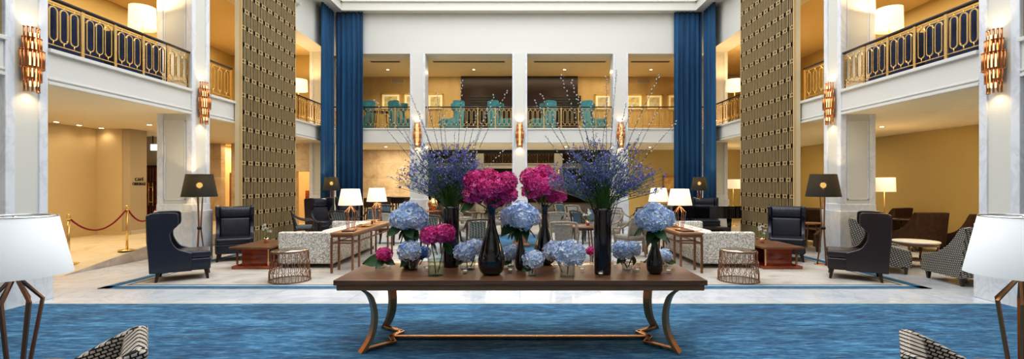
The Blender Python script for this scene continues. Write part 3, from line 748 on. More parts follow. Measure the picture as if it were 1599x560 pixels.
# ============================================================ vases and flowers
def ring_profile(pts, thick=.006):
    pts = [tuple(p) for p in curve_pts([(r, z) for r, z in pts], 6)]
    inner = [(max(r - thick, .004), max(z, thick * 1.5)) for r, z in reversed(pts)]
    return pts + inner
def vase(prof, m, loc, label, name='vase', sc_=1.0, n=40, group=None):
    p = ring_profile([(r * sc_, z) for r, z in prof])
    o = MB().lathe([(.002, 0)] + p + [(.002, p[-1][1])], n, cap=False).build(name, m, None, loc)
    return tag(o, label, 'vase', group)
def bottle(u, vb_y, r, h, label):
    prof = [(r * .55, 0), (r * .86, h * .05), (r, h * .16), (r * .97, h * .27), (r * .74, h * .43), (r * .46, h * .60), (r * .30, h * .74), (r * .27, h * .86), (r * .36, h * .96), (r * .44, h)]
    return vase(prof, 'black', (XU(u, vb_y), vb_y, TT), label)
def bloom_data(name, r, m, seed, n=90, fr=None, squash=.88):
    g = random.Random(seed); mb = MB(); fr = fr or r * .30
    ga = PI * (3 - math.sqrt(5))
    for i in range(n):
        zz = 1 - (i + .5) / n * 1.72
        rr = math.sqrt(max(0, 1 - zz * zz)); a = i * ga
        d = Vector((rr * math.cos(a), rr * math.sin(a), zz)) + Vector((g.gauss(0, .07), g.gauss(0, .07), g.gauss(0, .07))); d.normalize()
        up = Vector((0, 0, 1)) if abs(d.z) < .9 else Vector((1, 0, 0))
        x = d.cross(up).normalized(); y = d.cross(x); th = g.random() * PI
        tl = Vector((g.gauss(0, .25), g.gauss(0, .25), g.gauss(0, .25)))
        d2 = (d + tl).normalized(); x = d2.cross(up).normalized(); y = d2.cross(x)
        c = Vector((d.x * r, d.y * r, d.z * r * squash)) * (.88 + g.random() * .14)
        f = fr * (.8 + .4 * g.random()); vs = [c - d2 * f * .12]; fs = []
        for k in range(4):
            a0 = th + k * PI / 2; w = .62
            def pt(an, rad, lift): return c + (x * math.cos(an) + y * math.sin(an)) * rad * f + d2 * lift * f
            o = len(vs)
            vs += [pt(a0 - w, .62, .16 + .1 * g.random()), pt(a0, 1.02, .12 + .16 * g.random()), pt(a0 + w, .62, .16 + .1 * g.random())]
            fs += [(0, o, o + 1), (0, o + 1, o + 2)]
        mb.add(vs, fs, None, False)
    # dark-ish core so no holes show
    core = bmesh.new(); bmesh.ops.create_icosphere(core, subdivisions=2, radius=r * .80)
    cv = [(v.co.x, v.co.y, v.co.z * squash) for v in core.verts]; cf = [tuple(v.index for v in f_.verts) for f_ in core.faces]; core.free()
    mb.add(cv, cf, None, True)
    return mb.mesh(name, m)
BD = {}
for k in ('pink', 'blue', 'paleblue', 'deepblue'):
    BD[k] = [bloom_data('hydrangea_bloom', 1.0, k, s_, 130, .235) for s_ in (1, 2)]
def leafmesh(m, L=1.0):
    vs = []; fs = []; N = 8
    for i in range(N + 1):
        q = i / N; w = .30 * L * math.sin(PI * q ** .8) + .002; z = -.22 * L * q * q
        vs += [(-w, q * L, z + .06 * L), (0, q * L, z), (w, q * L, z + .06 * L)]
    for i in range(N):
        a = i * 3; fs += [(a, a + 1, a + 4, a + 3), (a + 1, a + 2, a + 5, a + 4)]
    return MB().add(vs, fs, None, True).mesh('leaf', m)
LEAF = leafmesh('leaf'); LEAFL = leafmesh('leaf_light')
def bloom(kind, c, r, label, group=None, leaves=(), stem_to=None, lm=None):
    o = bpy.data.objects.new('hydrangea_bloom', rnd.choice(BD[kind])); COL.objects.link(o)
    o.location = c; o.scale = (r, r, r); o.rotation_euler = (rnd.uniform(-.2, .2), rnd.uniform(-.2, .2), rnd.random() * 6.28)
    tag(o, label, 'flower', group)
    inv = o.matrix_basis.inverted()
    if stem_to:
        a = Vector(c) + Vector((0, 0, -r * .5)); b_ = Vector(stem_to)
        q = MB().tube([inv @ a, inv @ ((a + b_) / 2 + Vector((rnd.uniform(-.01, .01), 0, 0))), inv @ b_], .006 / r, 6)
        q.build('stem', 'stem', o)
    for (az, el, L) in leaves:
        l = bpy.data.objects.new('leaf', lm or LEAF); COL.objects.link(l); l.parent = o
        W = Matrix.Translation(Vector(c) + Vector((0, 0, -r * .62))) @ Matrix.Rotation(az, 4, 'Z') @ Matrix.Rotation(el, 4, 'X') @ Matrix.Rotation(-.95 * math.sin(az), 4, 'Y') @ Matrix.Scale(L * 1.25, 4)
        l.matrix_basis = inv @ W
    return o
# tall black bottles with pink clusters
def cluster(kind, u, v, y, spec, r, label, group, stem):
    for i, (du, dv, dy) in enumerate(spec):
        yy = y + dy
        bloom(kind, (XU(u + du, yy), yy, ZV(v + dv, yy)), r * (1 + rnd.uniform(-.06, .06)), label, group, ((rnd.random() * 6, -.5, r * 1.2),) if i % 3 == 0 else (), stem)
y1_, y2_ = 4.70, 5.28
bottle(767.5, y1_, .132, .69, 'tall black bottle vase with pink blooms, the nearer left one')
bottle(850.5, y2_, .122, .66, 'tall black bottle vase with pink blooms, the one behind right')
cluster('pink', 768, 292, y1_, [(-26, -10, 0), (-4, -14, .05), (22, -8, 0), (-27, 12, .02), (-5, 5, -.12), (23, 12, -.04), (4, 18, -.02), (0, -2, .14), (-18, 2, -.06), (15, 0, -.08)], .112,
        'pink hydrangea bloom in the large cluster on the nearer tall bottle vase', 'pink blooms on the nearer bottle vase', (XU(767.5, y1_), y1_, 1.36))
cluster('pink', 847, 288, y2_, [(-18, -10, 0), (2, -16, .05), (18, -4, .02), (-16, 10, .0), (6, 4, -.12), (22, 16, -.04), (-4, -2, .12), (-8, 0, -.08)], .118,
        'pink hydrangea bloom in the cluster on the rear tall bottle vase', 'pink blooms on the rear bottle vase', (XU(850.5, y2_), y2_, 1.34))
# blue bottles
yb1, yb2, yb3 = 4.95, 4.74, 5.08
bottle(813, yb1, .062, .46, 'slim black bottle vase with blue blooms at the table centre')
bottle(1022.5, yb2, .083, .44, 'black bottle vase with blue blooms at the right table end')
bottle(640, yb3, .098, .43, 'black bottle vase with blue blooms at the left table end')
cluster('blue', 814, 339, yb1, [(-14, 0, 0), (12, 0, .02), (0, -8, .03), (0, 4, -.08), (-4, -6, .1)], .125, 'blue hydrangea bloom on the slim centre bottle vase', 'blue blooms on the slim centre bottle', (XU(813, yb1), yb1, 1.17))
cluster('blue', 1022.5, 340, yb2, [(-12, 2, 0), (11, 2, .02), (0, -8, .03), (0, 6, -.08)], .118, 'blue hydrangea bloom on the right end bottle vase', 'blue blooms on the right end bottle', (XU(1022.5, yb2), yb2, 1.14))
cluster('blue', 638, 338, yb3, [(-12, 4, 0), (11, 0, .02), (0, -8, .03), (-2, 5, -.08), (12, 6, -.04)], .122, 'blue hydrangea bloom on the left end bottle vase', 'blue blooms on the left end bottle', (XU(640, yb3), yb3, 1.13))
for (u, y, z, ln) in ((1022.5, yb2, 1.20, .13), (638, yb3, 1.18, .11), (813, yb1, 1.21, .11)):
    pass
# glass vessels
def tumbler(u, y, r, h, label, water=0):
    prof = [(r * .93, 0), (r * .96, h * .3), (r, h)]
    t_ = thing('glass_vase', label, 'vase', (XU(u, y), y, TT))
    p = [(.002, 0), (r * .94, 0), (r, h), (r - .004, h), (r * .94 - .004, .012), (.002, .012)]
    MB().lathe(p, 32, cap=False).build('vessel', 'glass', t_)
    if water: MB().lathe([(.002, .013), (r * .94 - .0035, .013), (r - .0045, water), (.002, water)], 32, cap=False).build('water', 'water', t_)
    return t_
def low(u, y, r, kind, ur, label_v, label_f, vr, vh, zc, leaves=(), extra=(), lm=None, water=0):
    tumbler(u, y, vr, vh, label_v, water)
    x = XU(u, y)
    bloom(kind, (XU(ur, y), y, zc), r, label_f, None, leaves, (x, y, TT + .02), lm)
low(597, 5.05, .085, 'pink', 600, 'small low glass holding the pink bloom at the far left', 'small pink hydrangea bloom with big leaves at the far left of the table', .038, .07, ZV(397, 5.05), ((1.7, -.1, .19), (1.3, .15, .16), (-1.9, -.3, .11), (2.6, -.5, .11)))
low(645, 4.93, .122, 'blue', 639, 'low glass with blue bloom, left of the pink stems', 'pale blue hydrangea bloom in low glass left of the clear cylinder', .053, .11, ZV(392, 4.93), ((2.2, -.6, .10),))
bloom('deepblue', (XU(660, 5.15), 5.15, ZV(395, 5.15)), .085, 'deeper blue hydrangea bloom tucked behind the low left glass', None, ((1, -.5, .08),), (XU(655, 5.12), 5.12, TT + .02))
low(680.5, 4.64, .105, 'pink', 673, 'clear glass cylinder vase with water and green stems', 'bright pink hydrangea bloom left of the pair in the clear cylinder', .080, .275, ZV(368, 4.64), ((-.9, -.9, .12),), water=.16)
bloom('pink', (XU(693, 4.66), 4.66, ZV(365, 4.66)), .112, 'bright pink hydrangea bloom right of the pair in the clear cylinder', None, ((-1.4, -1.0, .13), (-1.0, -.7, .10)), (XU(684, 4.64), 4.64, TT + .03))
low(730, 4.97, .115, 'blue', 726, 'low glass with blue blooms behind the nearer bottle vase', 'blue hydrangea bloom just left of the nearer black bottle', .085, .09, ZV(394, 4.97), ((1.5, -.4, .1),))
bloom('paleblue', (XU(742, 5.05), 5.05, ZV(387, 5.05)), .105, 'paler blue hydrangea bloom partly behind the nearer black bottle', None, (), (XU(735, 5.0), 5.0, TT + .02))
low(798, 5.15, .10, 'blue', 799, 'low glass hidden behind the slim centre bottle', 'blue hydrangea bloom peeking between the two centre bottles', .045, .10, ZV(395, 5.15), ((2.0, -.5, .1),))
low(831, 4.64, .105, 'paleblue', 832.5, 'small glass with a single blue bloom at the front centre', 'small pale blue hydrangea bloom at the front centre of the table', .042, .09, ZV(405.5, 4.64), ((1.9, -.2, .10),))
low(886, 4.60, .150, 'paleblue', 890, 'low round glass with the large pale blue bloom', 'large pale blue hydrangea bloom front right of centre', .074, .115, ZV(396, 4.60), ())
bloom('paleblue', (XU(868, 4.86), 4.86, ZV(393, 4.86)), .128, 'pale blue hydrangea bloom just behind left of the large one', None, (), (XU(878, 4.65), 4.65, TT + .03))
low(979.5, 4.93, .108, 'blue', 972, 'low glass with blue blooms right of the tall cylinder', 'blue hydrangea bloom left of the pair right of the tall cylinder', .058, .10, ZV(391, 4.93), ((-.2, -.7, .1), (2.2, -.6, .08)))
bloom('blue', (XU(987, 4.98), 4.98, ZV(389, 4.98)), .095, 'blue hydrangea bloom right of the pair right of the tall cylinder', None, ((-.6, -.9, .11),), (XU(981, 4.95), 4.95, TT + .03))
low(1037, 5.15, .085, 'blue', 1036, 'low glass mostly hidden behind the right end bottle', 'small blue hydrangea bloom behind the right end bottle', .04, .10, ZV(399, 5.15), ((1.6, .0, .17), (-1.5, -.1, .12)))
low(925, 5.3, .06, 'pink', 923, 'small glass with pink bloom behind the tall right cylinder', 'small pink hydrangea bloom peeking left of the tall right cylinder', .03, .08, ZV(392, 5.3), ())
# extra dark leaves round the necks of the blue bottles: parts of the blooms are already there
for (u, y, z, n) in ((1022.5, yb2, 1.205, 'right end'), (640, yb3, 1.19, 'left end'), (813, yb1, 1.23, 'slim centre')):
    o = MB().lathe([(.012, -.03), (.014, .04)], 10).build('leaf_collar', 'leaf', None, (XU(u, y), y, z)); tag(o, 'dark green hydrangea leaves around the neck of the %s bottle' % n, 'leaves')
    for k in range(7):
        l = bpy.data.objects.new('leaf', LEAF); COL.objects.link(l); l.parent = o
        l.rotation_euler = (-.55 - .5 * rnd.random(), 0, k * .9 + rnd.random() * .4); l.scale = (.20,) * 3; l.location = (0, 0, -.01)
# tall cylinders
yc1, yc2 = 5.12, 4.72
for u, y, n in ((704.5, yc1, 'left'), (941, yc2, 'right')):
    vase([(.080, 0), (.084, .05), (.086, .3), (.086, .655)], 'blackglass', (XU(u, y), y, TT), 'tall straight dark cylinder vase with violet sprays, %s one' % n)
def spray(u, y, uL, uR, vT, vB, label, seed):
    g = random.Random(seed); st, fl, sv = MB(), MB(), MB(); cx = XU(u, y); z0 = TT + .60
    cL, cR = XU(uL, y) - cx, XU(uR, y) - cx; zT, zB = ZV(vT, y) - z0, ZV(vB, y) - z0
    for i in range(230):
        q = g.uniform(-1, 1); a = g.uniform(-1, 1)
        dx = (cL if q < 0 else cR) * abs(q) ** .8; dy = a * .42 * math.sqrt(max(0, 1 - q * q * .6))
        hz = zT * math.sqrt(max(.02, 1 - (abs(q) ** 2.2) * .80)) * g.uniform(.62, 1.0)
        if abs(q) > .6: hz = g.uniform(.40, .80) * zT * (1.25 - .5 * abs(q))
        b0 = Vector((g.uniform(-.06, .06), g.uniform(-.06, .06), 0)); tip = Vector((dx, dy, hz)); mid = b0 * .4 + tip * .42 + Vector((0, 0, hz * .10)) - Vector((dx * .12, dy * .12, 0))
        P = curve_pts([b0, mid, tip], 4)
        st.tube(P, .0016, 3)
        n = g.randint(3, 6)
        for k in range(n):      # side twigs
            s_ = g.uniform(.5, 1); j = min(int(s_ * 8), 7); base = P[j].lerp(P[j + 1], g.random()) if j + 1 < len(P) else P[-1]
            tw = Vector((g.gauss(dx * .5, .6), g.gauss(0, .6), g.uniform(.3, 1.2))).normalized() * g.uniform(.03, .10); e = base + tw
            st.tube([base, e], .0010, 3)
            for w in range(g.randint(4, 7)):
                c = base.lerp(e, g.uniform(.3, 1.1)) + Vector((g.gauss(0, .007),) * 1 + (g.gauss(0, .007), g.gauss(0, .007)))
                r = g.uniform(.004, .0085)
                d = Vector((g.gauss(0, 1), g.gauss(0, 1), g.gauss(0, 1))).normalized(); x = d.orthogonal().normalized(); y_ = d.cross(x)
                T = (sv if g.random() < .13 else fl)
                T.add([c + x * r, c + y_ * r, c - x * r, c - y_ * r, c + d * r * .9, c - d * r * .9], [(0, 1, 4), (1, 2, 4), (2, 3, 4), (3, 0, 4), (1, 0, 5), (2, 1, 5), (3, 2, 5), (0, 3, 5)])
    o = fl.build('violet_spray', 'lavender', None, (cx, y, z0)); tag(o, label, 'flowers'); o['kind'] = 'stuff'
    st.build('stems', 'stem', o); sv.build('silvery_buds', 'silver', o)
spray(704.5, yc1, 622, 762, 224, 322, 'airy mass of violet flower sprays on green stems in left cylinder vase', 11)
spray(941, yc2, 856, 1026, 222, 324, 'airy mass of violet flower sprays on green stems in right cylinder vase', 12)
def willow(u, y, tips, side):
    cx = XU(u, y)
    for i, (tu, tv) in enumerate(tips):
        g = random.Random(i * 7 + u); yy = y + g.uniform(-.35, .35)
        tip = Vector((XU(tu, yy), yy, ZV(tv, yy))); b0 = Vector((cx + g.uniform(-.05, .05), y + g.uniform(-.05, .05), TT + .35))
        mid = b0.lerp(tip, .5) + Vector((-(tip.x - cx) * .10, 0, .03)) + Vector((g.uniform(-.02, .02), 0, 0))
        P = curve_pts([b0, mid, tip], 10); n = len(P)
        t_ = thing('willow_branch', 'dark pussy willow branch with white catkins in the %s cylinder vase' % side, 'branch', tuple(b0), 0, 'willow branches in the %s vase' % side)
        L0 = [p - b0 for p in P]
        MB().tube(L0, .004, 5, rs=[.0042 * (1 - .65 * k / (n - 1)) for k in range(n)]).build('twig', 'twig', t_)
        ck = MB(); Ltot = sum((L0[k + 1] - L0[k]).length for k in range(n - 1)); m_ = int(Ltot * .62 / .042)
        for k in range(m_):
            s_ = .38 + .62 * (k + .5) / m_; f_ = s_ * (n - 1); j = min(int(f_), n - 2); p = L0[j].lerp(L0[j + 1], f_ - j)
            d = (L0[j + 1] - L0[j]).normalized(); x = d.orthogonal().normalized(); x = Matrix.Rotation(k * 2.4, 3, d) @ x
            c = p + x * .007; ax = (d * .8 + x * .5).normalized(); e = ax.orthogonal().normalized(); f2 = ax.cross(e); r = .0078; l = .0125
            vs = [c - ax * l] + [c + (e * math.cos(q * PI / 3) + f2 * math.sin(q * PI / 3)) * r for q in range(6)] + [c + ax * l]
            ck.add(vs, [(0, 1 + (q + 1) % 6, 1 + q) for q in range(6)] + [(7, 1 + q, 1 + (q + 1) % 6) for q in range(6)], None, True)
        ck.build('catkins', 'catkin', t_)['kind'] = 'stuff'
willow(704.5, yc1, [(584, 155), (640, 144), (682, 144), (721.7, 124), (653, 172), (772, 147), (793, 140), (762, 168), (597, 193), (745, 176), (692, 180), (788, 232), (630, 200), (668, 165), (730, 190), (710, 205)], 'left')
willow(941, yc2, [(875, 116), (892, 124), (844, 145), (833.5, 155.5), (947, 118), (963, 108), (978, 160), (990, 161), (1030.6, 115), (1026, 174), (1058, 188), (850.5, 211), (923.5, 161), (903, 150), (949, 150), (1004, 200)], 'right')
# tealights
tl = thing('tealight_holder', 'x', 'candle holder', (0, 0, TT), 0, 'glass tealight holders on the long table')
MB().lathe([(.002, 0), (.019, 0), (.024, .010), (.019, .020), (.030, .034), (.036, .052), (.033, .052), (.026, .036), (.014, .024), (.002, .024)], 20, cap=False).build('cup', 'glass', tl)
MB().lathe([(.019, .028), (.022, .036)], 16).build('candle', 'wax', tl)
tls = [(588, 5.15, 'at the far left beside the small pink bloom'), (607, 4.98, 'front right of the small pink bloom'), (667, 4.87, 'between low blue glass and clear cylinder'), (726, 4.72, 'left of the nearer black bottle vase'), (797, 4.78, 'between nearer bottle and slim centre bottle'),
       (868, 5.05, 'behind the large pale blue bloom'), (909, 4.82, 'right of the large pale blue bloom'), (938, 4.58, 'directly before the tall right cylinder vase'), (961, 5.08, 'just behind right of the tall right cylinder'),
       (995, 4.80, 'left of the right end bottle vase'), (997, 5.22, 'at the rear left of the right end bottle'), (1044, 4.74, 'at the right end of the table'), (953, 5.28, 'at the table rear by the tall right cylinder')]
for i, (u, y, n) in enumerate(tls):
    lab = 'small flared glass tealight holder ' + n
    if i == 0: tl.location = (XU(u, y), y, TT); tl['label'] = lab
    else: dup(tl, (XU(u, y), y, TT), 0, lab)

# ============================================================ seating
def leg4(t, w, d, h, mat='darkwood', r=.022, splay=.03, yo=0, name='leg', fr=None):
    for sx in (-1, 1):
        for sy in (-1, 1):
            m = MB(); vs = []
            for (z, q, e) in ((h, r * 1.35, 0), (0, r * .8, splay)):
                cx, cy = sx * (w + e), yo + sy * (d + e)
                vs += [(cx - q, cy - q, z), (cx + q, cy - q, z), (cx + q, cy + q, z), (cx - q, cy + q, z)]
            m.add(vs, [(0, 1, 2, 3), (7, 6, 5, 4), (4, 5, 1, 0), (5, 6, 2, 1), (6, 7, 3, 2), (7, 4, 0, 3)])
            m.build(name, mat, t, bevel=.004)
def wing_chair(mat, label, loc, rz, group=None, legs='darkwood', D=.92):
    t = thing('wing_chair', label, 'armchair', loc, rz, group)
    off = D / 2
    top = curve_pts([(-.04, 1.12), (.02, 1.175), (.20, 1.19), (.36, 1.185), (.40, 1.15)], 4)
    cut = curve_pts([(.40, 1.15), (.40, .98), (.345, .91), (.29, .84), (.285, .76), (.32, .66), (.39, .56), (.52, .50)], 4)
    poly = [(0, .16)] + [tuple(p) for p in top] + [tuple(p) for p in cut[1:]] + [(.60, .47), (.60, .16)]
    poly = [(off - f_, z) for f_, z in poly]
    for s in (-1, 1):
        m = MB().prism(poly, *sorted((s * .29, s * .365)), 'x')
        for i, v in enumerate(m.v):
            x, y, z = v; fl = max(0, z - .45) * .02 * s; m.v[i] = (x + fl, y, z)
        m.build('wing', mat, t, bevel=.028, seg=3, smooth=True)
    bp = [(0, .18), (-.04, .7), (-.05, 1.16), (.08, 1.165), (.10, .7), (.13, .18)]
    MB().prism([(off - f_, z) for f_, z in bp], -.35, .35, 'x').build('backrest', mat, t, bevel=.03, seg=3, smooth=True)
    bc = [(.10, .48), (.085, .90), (.20, .905), (.255, .72), (.27, .48)]
    MB().prism([(off - f_, z) for f_, z in bc], -.30, .30, 'x').build('back_cushion', mat, t, bevel=.035, seg=3, smooth=True)
    hc = [(.075, .915), (.06, 1.15), (.15, 1.155), (.205, 1.03), (.19, .915)]
    MB().prism([(off - f_, z) for f_, z in hc], -.305, .305, 'x').build('headrest', mat, t, bevel=.03, seg=3, smooth=True)
    MB().box((0, off - .50, .27), (.68, .74, .21)).build('seat_base', mat, t, bevel=.03, seg=3, smooth=True)
    MB().box((0, off - .52, .435), (.665, .73, .14)).build('seat_cushion', mat, t, bevel=.045, seg=3, smooth=True)
    leg4(t, .28, .34, .18, legs, .024, .03)
    return t
wl = 'on the grey lounge rug'
w1 = wing_chair('leather', 'navy leather wing chair in profile beside the left marble pier', (XU(287, 8.2), 8.2, .012), R(122), 'leather wing chairs'); w1.scale = (.96,) * 3
dup(w1, (XU(368, 10.2) - .02, 10.2, .012), R(28), 'navy leather wing chair facing forward before the left lattice screen', 'leather wing chairs')
dup(w1, (XU(1228, 10.2), 10.2, .012), R(-28), 'navy leather wing chair facing forward before the right lattice screen', 'leather wing chairs')
w2 = wing_chair('bleather', 'dark brown leather wing chair in profile on the right', (XU(1334, 8.2), 8.2, .012), R(-122)); w2.scale = (.96,) * 3
wing_chair('leather', 'dark leather wing chair before the left blue curtain, behind the sofa', (XU(508, 14.5), 14.5, 0), R(60), None)
wing_chair('leather', 'dark leather chair between the far black lamp and the left console lamp', (XU(541, 15.7), 15.7, 0), R(10), None)
wing_chair('leather', 'dark leather chair behind the grand piano', (XU(1103, 14.95), 14.95, 0), R(-10), None)

def slope_chair(mat, label, loc, rz, group=None, W=.36, scale=1.0, name='slope_arm_chair', arm=None):
    t = thing(name, label, 'armchair', loc, rz, group); off = .42
    c = curve_pts(arm or [(.0, .95), (.06, .90), (.16, .76), (.32, .60), (.52, .49), (.82, .415)], 5)
    poly = [(0.04, .13), (-.07, .94)] + [tuple(p) for p in c] + [(.84, .13)]
    for s in (-1, 1):
        MB().prism([(off - f_, z) for f_, z in poly], *sorted((s * (W - .06), s * (W + .01))), 'x').build('side_panel', mat, t, bevel=.022, seg=3, smooth=True)
    bp = [(.02, .14), (-.07, .94), (-.01, .955), (.08, .90), (.17, .42), (.17, .14)]
    MB().prism([(off - f_, z) for f_, z in bp], -W + .05, W - .05, 'x').build('backrest', mat, t, bevel=.022, seg=3, smooth=True)
    MB().box((0, off - .46, .23), (2 * W - .1, .72, .2)).build('seat_base', mat, t, bevel=.02, seg=2, smooth=True)
    MB().box((0, off - .49, .37), (2 * W - .13, .66, .11)).build('seat_cushion', mat, t, bevel=.035, seg=3, smooth=True)
    leg4(t, W - .06, .34, .14, 'darkwood', .024, .0)
    if scale != 1: t.scale = (scale,) * 3
    return t
ARM = [(.0, .95), (.05, .935), (.2, .865), (.4, .76), (.62, .66), (.82, .58)]
slope_chair('cube_small', 'black and cream patterned armchair seen from behind by the right table lamp', (7.36, 7.86, 0), R(180 - 4))
slope_chair('cube_small', 'black and cream patterned armchair before the second right marble pier', (6.86, 9.02, 0), R(55), W=.40, scale=1.03)
slope_chair('cube_big', 'cube patterned armchair whose back peak shows bottom left', (-2.45, 2.50, .018), R(-52), scale=.79, arm=ARM)
slope_chair('cube_big', 'cube patterned armchair whose back peak shows bottom right', (2.47, 2.48, .018), R(52), scale=.775, arm=ARM)
b0 = slope_chair('brownfab', 'dark brown armchair against the gold wall, nearest the round table', (9.72, 11.6, 0), R(176), 'dark brown aisle armchairs')
dup(b0, (10.55, 11.0, 0), R(170), 'dark brown armchair partly behind the right marble pier')
dup(b0, (9.3, 13.3, 0), R(20), 'dark brown armchair at the gold wall facing the small dark table')
dup(b0, (7.9, 12.9, 0), R(-60), 'dark brown armchair right of the right lattice screen, rear one')
dup(b0, (7.55, 11.3, 0), R(-50), 'dark brown armchair right of the right lattice screen, front one')
dup(b0, (11.0 - .5, 13.6, 0), R(-160), 'dark brown armchair deep in the right aisle')

# navy seats of the upper galleries
def sofa(mat, label, loc, rz, L, D=1.0, h=.69, arm=.16, low_=.08, back=.2, cush='creamcush', name='sofa'):
    t = thing(name, label, 'sofa', loc, rz)
    MB().bb(-L / 2 + arm - .02, L / 2 - arm + .02, D / 2 - back, D / 2 - .004, low_, h - .003).build('backrest', mat, t, bevel=.035, seg=3, smooth=True)
    for s in (-1, 1):
        MB().bb(*sorted((s * (L / 2 - arm), s * L / 2)), -D / 2, D / 2, low_, h).build('armrest', mat, t, bevel=.035, seg=3, smooth=True)
    MB().bb(-L / 2 + arm, L / 2 - arm, -D / 2 + .02, D / 2 - back, low_, .30).build('seat_base', mat, t, bevel=.02, smooth=True)
    n = max(1, round((L - 2 * arm) / .8)); w = (L - 2 * arm) / n
    for i in range(n):
        x = -L / 2 + arm + (i + .5) * w
        MB().box((x, -.08, .37), (w - .01, D - back - .06, .14)).build('seat_cushion', mat, t, bevel=.04, seg=3, smooth=True)
        MB().box((x, D / 2 - back - .06, .56), (w - .02, .14, .30)).build('back_cushion', mat, t, bevel=.05, seg=3, smooth=True)
    leg4(t, L / 2 - .09, D / 2 - .09, low_ + .01, 'darkwood', .026, 0)
    return t
for y, n in ((7.5, 'first'), (8.8, 'second')):
    sofa('navyfab', 'navy sofa behind the left balcony railing, %s one' % n, (-7.35, y, ZS1), R(-90), 1.0, .7, .78, .1)
for y, n in ((7.6, 'first'), (8.9, 'second')):
    sofa('navyfab', 'navy sofa behind the right balcony railing, %s one' % n, (7.25, y, ZS1), R(90), 1.0, .7, .78, .1)
sofa('damask', 'cream damask sofa with its back to the left console', (-4.10, 10.45, .012), R(-90), 2.75, 1.08)
sofa('damask', 'cream damask sofa with its back to the right console', (3.97, 10.45, .012), R(90), 2.75, 1.08)

# consoles
def console(xc, label):
    t = thing('console_table', label, 'table', (xc, 8.55, 0)); L = 2.7; w = .21; h = .745
    MB().bb(-w, w, 0, L, h - .035, h).build('tabletop', 'walnut_light', t, bevel=.004)
    MB().bb(-w + .01, w - .01, .02, L - .02, h - .085, h - .035).build('apron', 'copperframe', t)
    for ya in (.03, .38, L - .38, L - .03):
        for s in (-1, 1):
            MB().bb(s * (w - .02) - .018, s * (w - .02) + .018, ya - .018, ya + .018, .013, h - .085).build('leg', 'copperframe', t)
    m = MB()
    for ya in (.03, .38, L - .38, L - .03): m.bb(-w + .02, w - .02, ya - .012, ya + .012, h - .20, h - .175)
    for s in (-1, 1): m.bb(s * (w - .02) - .012, s * (w - .02) + .012, .03, L - .03, h - .20, h - .175)
    m.build('stretcher', 'copperframe', t)
xcl, xcr = -3.22, 3.10
console(xcl, 'long copper framed console table behind the left sofa')
console(xcr, 'long copper framed console table behind the right sofa')

# lamps
def strut_lamp(label, loc, hs, rk, rb, sb, st_, z0, z1, mat, n=6, bar=.008, metal='copper', rz=0, group=None, name='table_lamp', lit=None, spider=False):
    t = thing(name, label, 'lamp', loc, rz, group)
    MB().lathe([(rb * 1.15, 0), (rb * 1.15, .012), (rb * .9, .02)], 24).build('base', metal, t)
    m = MB()
    for k in range(n):
        a = 2 * PI * (k + .5) / n; c, s = math.cos(a), math.sin(a)
        m.tube([(rb * .85 * c, rb * .85 * s, .012), (rk * c, rk * s, hs * .76), (.018 * c, .018 * s, hs)], bar, 4, flat=(1, 1))
    m.build('strut_frame', metal, t)
    MB().lathe([(.018, hs - .01), (.018, hs + .05), (.010, hs + .06), (.010, z1 - .03)], 14).build('neck', metal, t)
    sh = MB().lathe([(sb, z0), (st_, z1), (st_ - .003, z1), (sb - .003, z0), (sb, z0)], 48, cap=False).build('lamp_shade', mat, t)
    if spider:
        q = MB().lathe([(st_ + .002, z1 - .004), (st_ + .002, z1 + .004), (st_ - .005, z1 + .004), (st_ - .005, z1 - .004)], 40, cap=False)
        for k in range(3): a = k * 2 * PI / 3 + .4; q.tube([(0, 0, z1 - .02), (st_ * math.cos(a), st_ * math.sin(a), z1)], .004, 6)
        q.lathe([(.012, z1 - .04), (.012, z1)], 10); q.build('shade_ring', 'chrome', sh)
    if lit: MB().lathe([(.004, z0 + .06), (.028, z0 + .09), (.028, z0 + .12), (.004, z0 + .15)], 12).build('bulb', 'bulb', t); point('lamp_light', (loc[0], loc[1], loc[2] + z0 + .2), lit, (1, .72, .42), .03)
    return t
for xc, n, u_ in ((xcl, 'left', (547.5, 588.5)), (xcr, 'right', (1061.5, 1028.5))):
    for i, (y, wh) in enumerate(((9.22, 'nearer'), (10.95, 'farther'))):
        strut_lamp('lit cream shade table lamp with copper struts, %s one on the %s console' % (wh, n), (XU(u_[i], y), y, .745), .44, .115, .075, .232, .172, .47, .785, 'litshade', lit=14, bar=.0075)
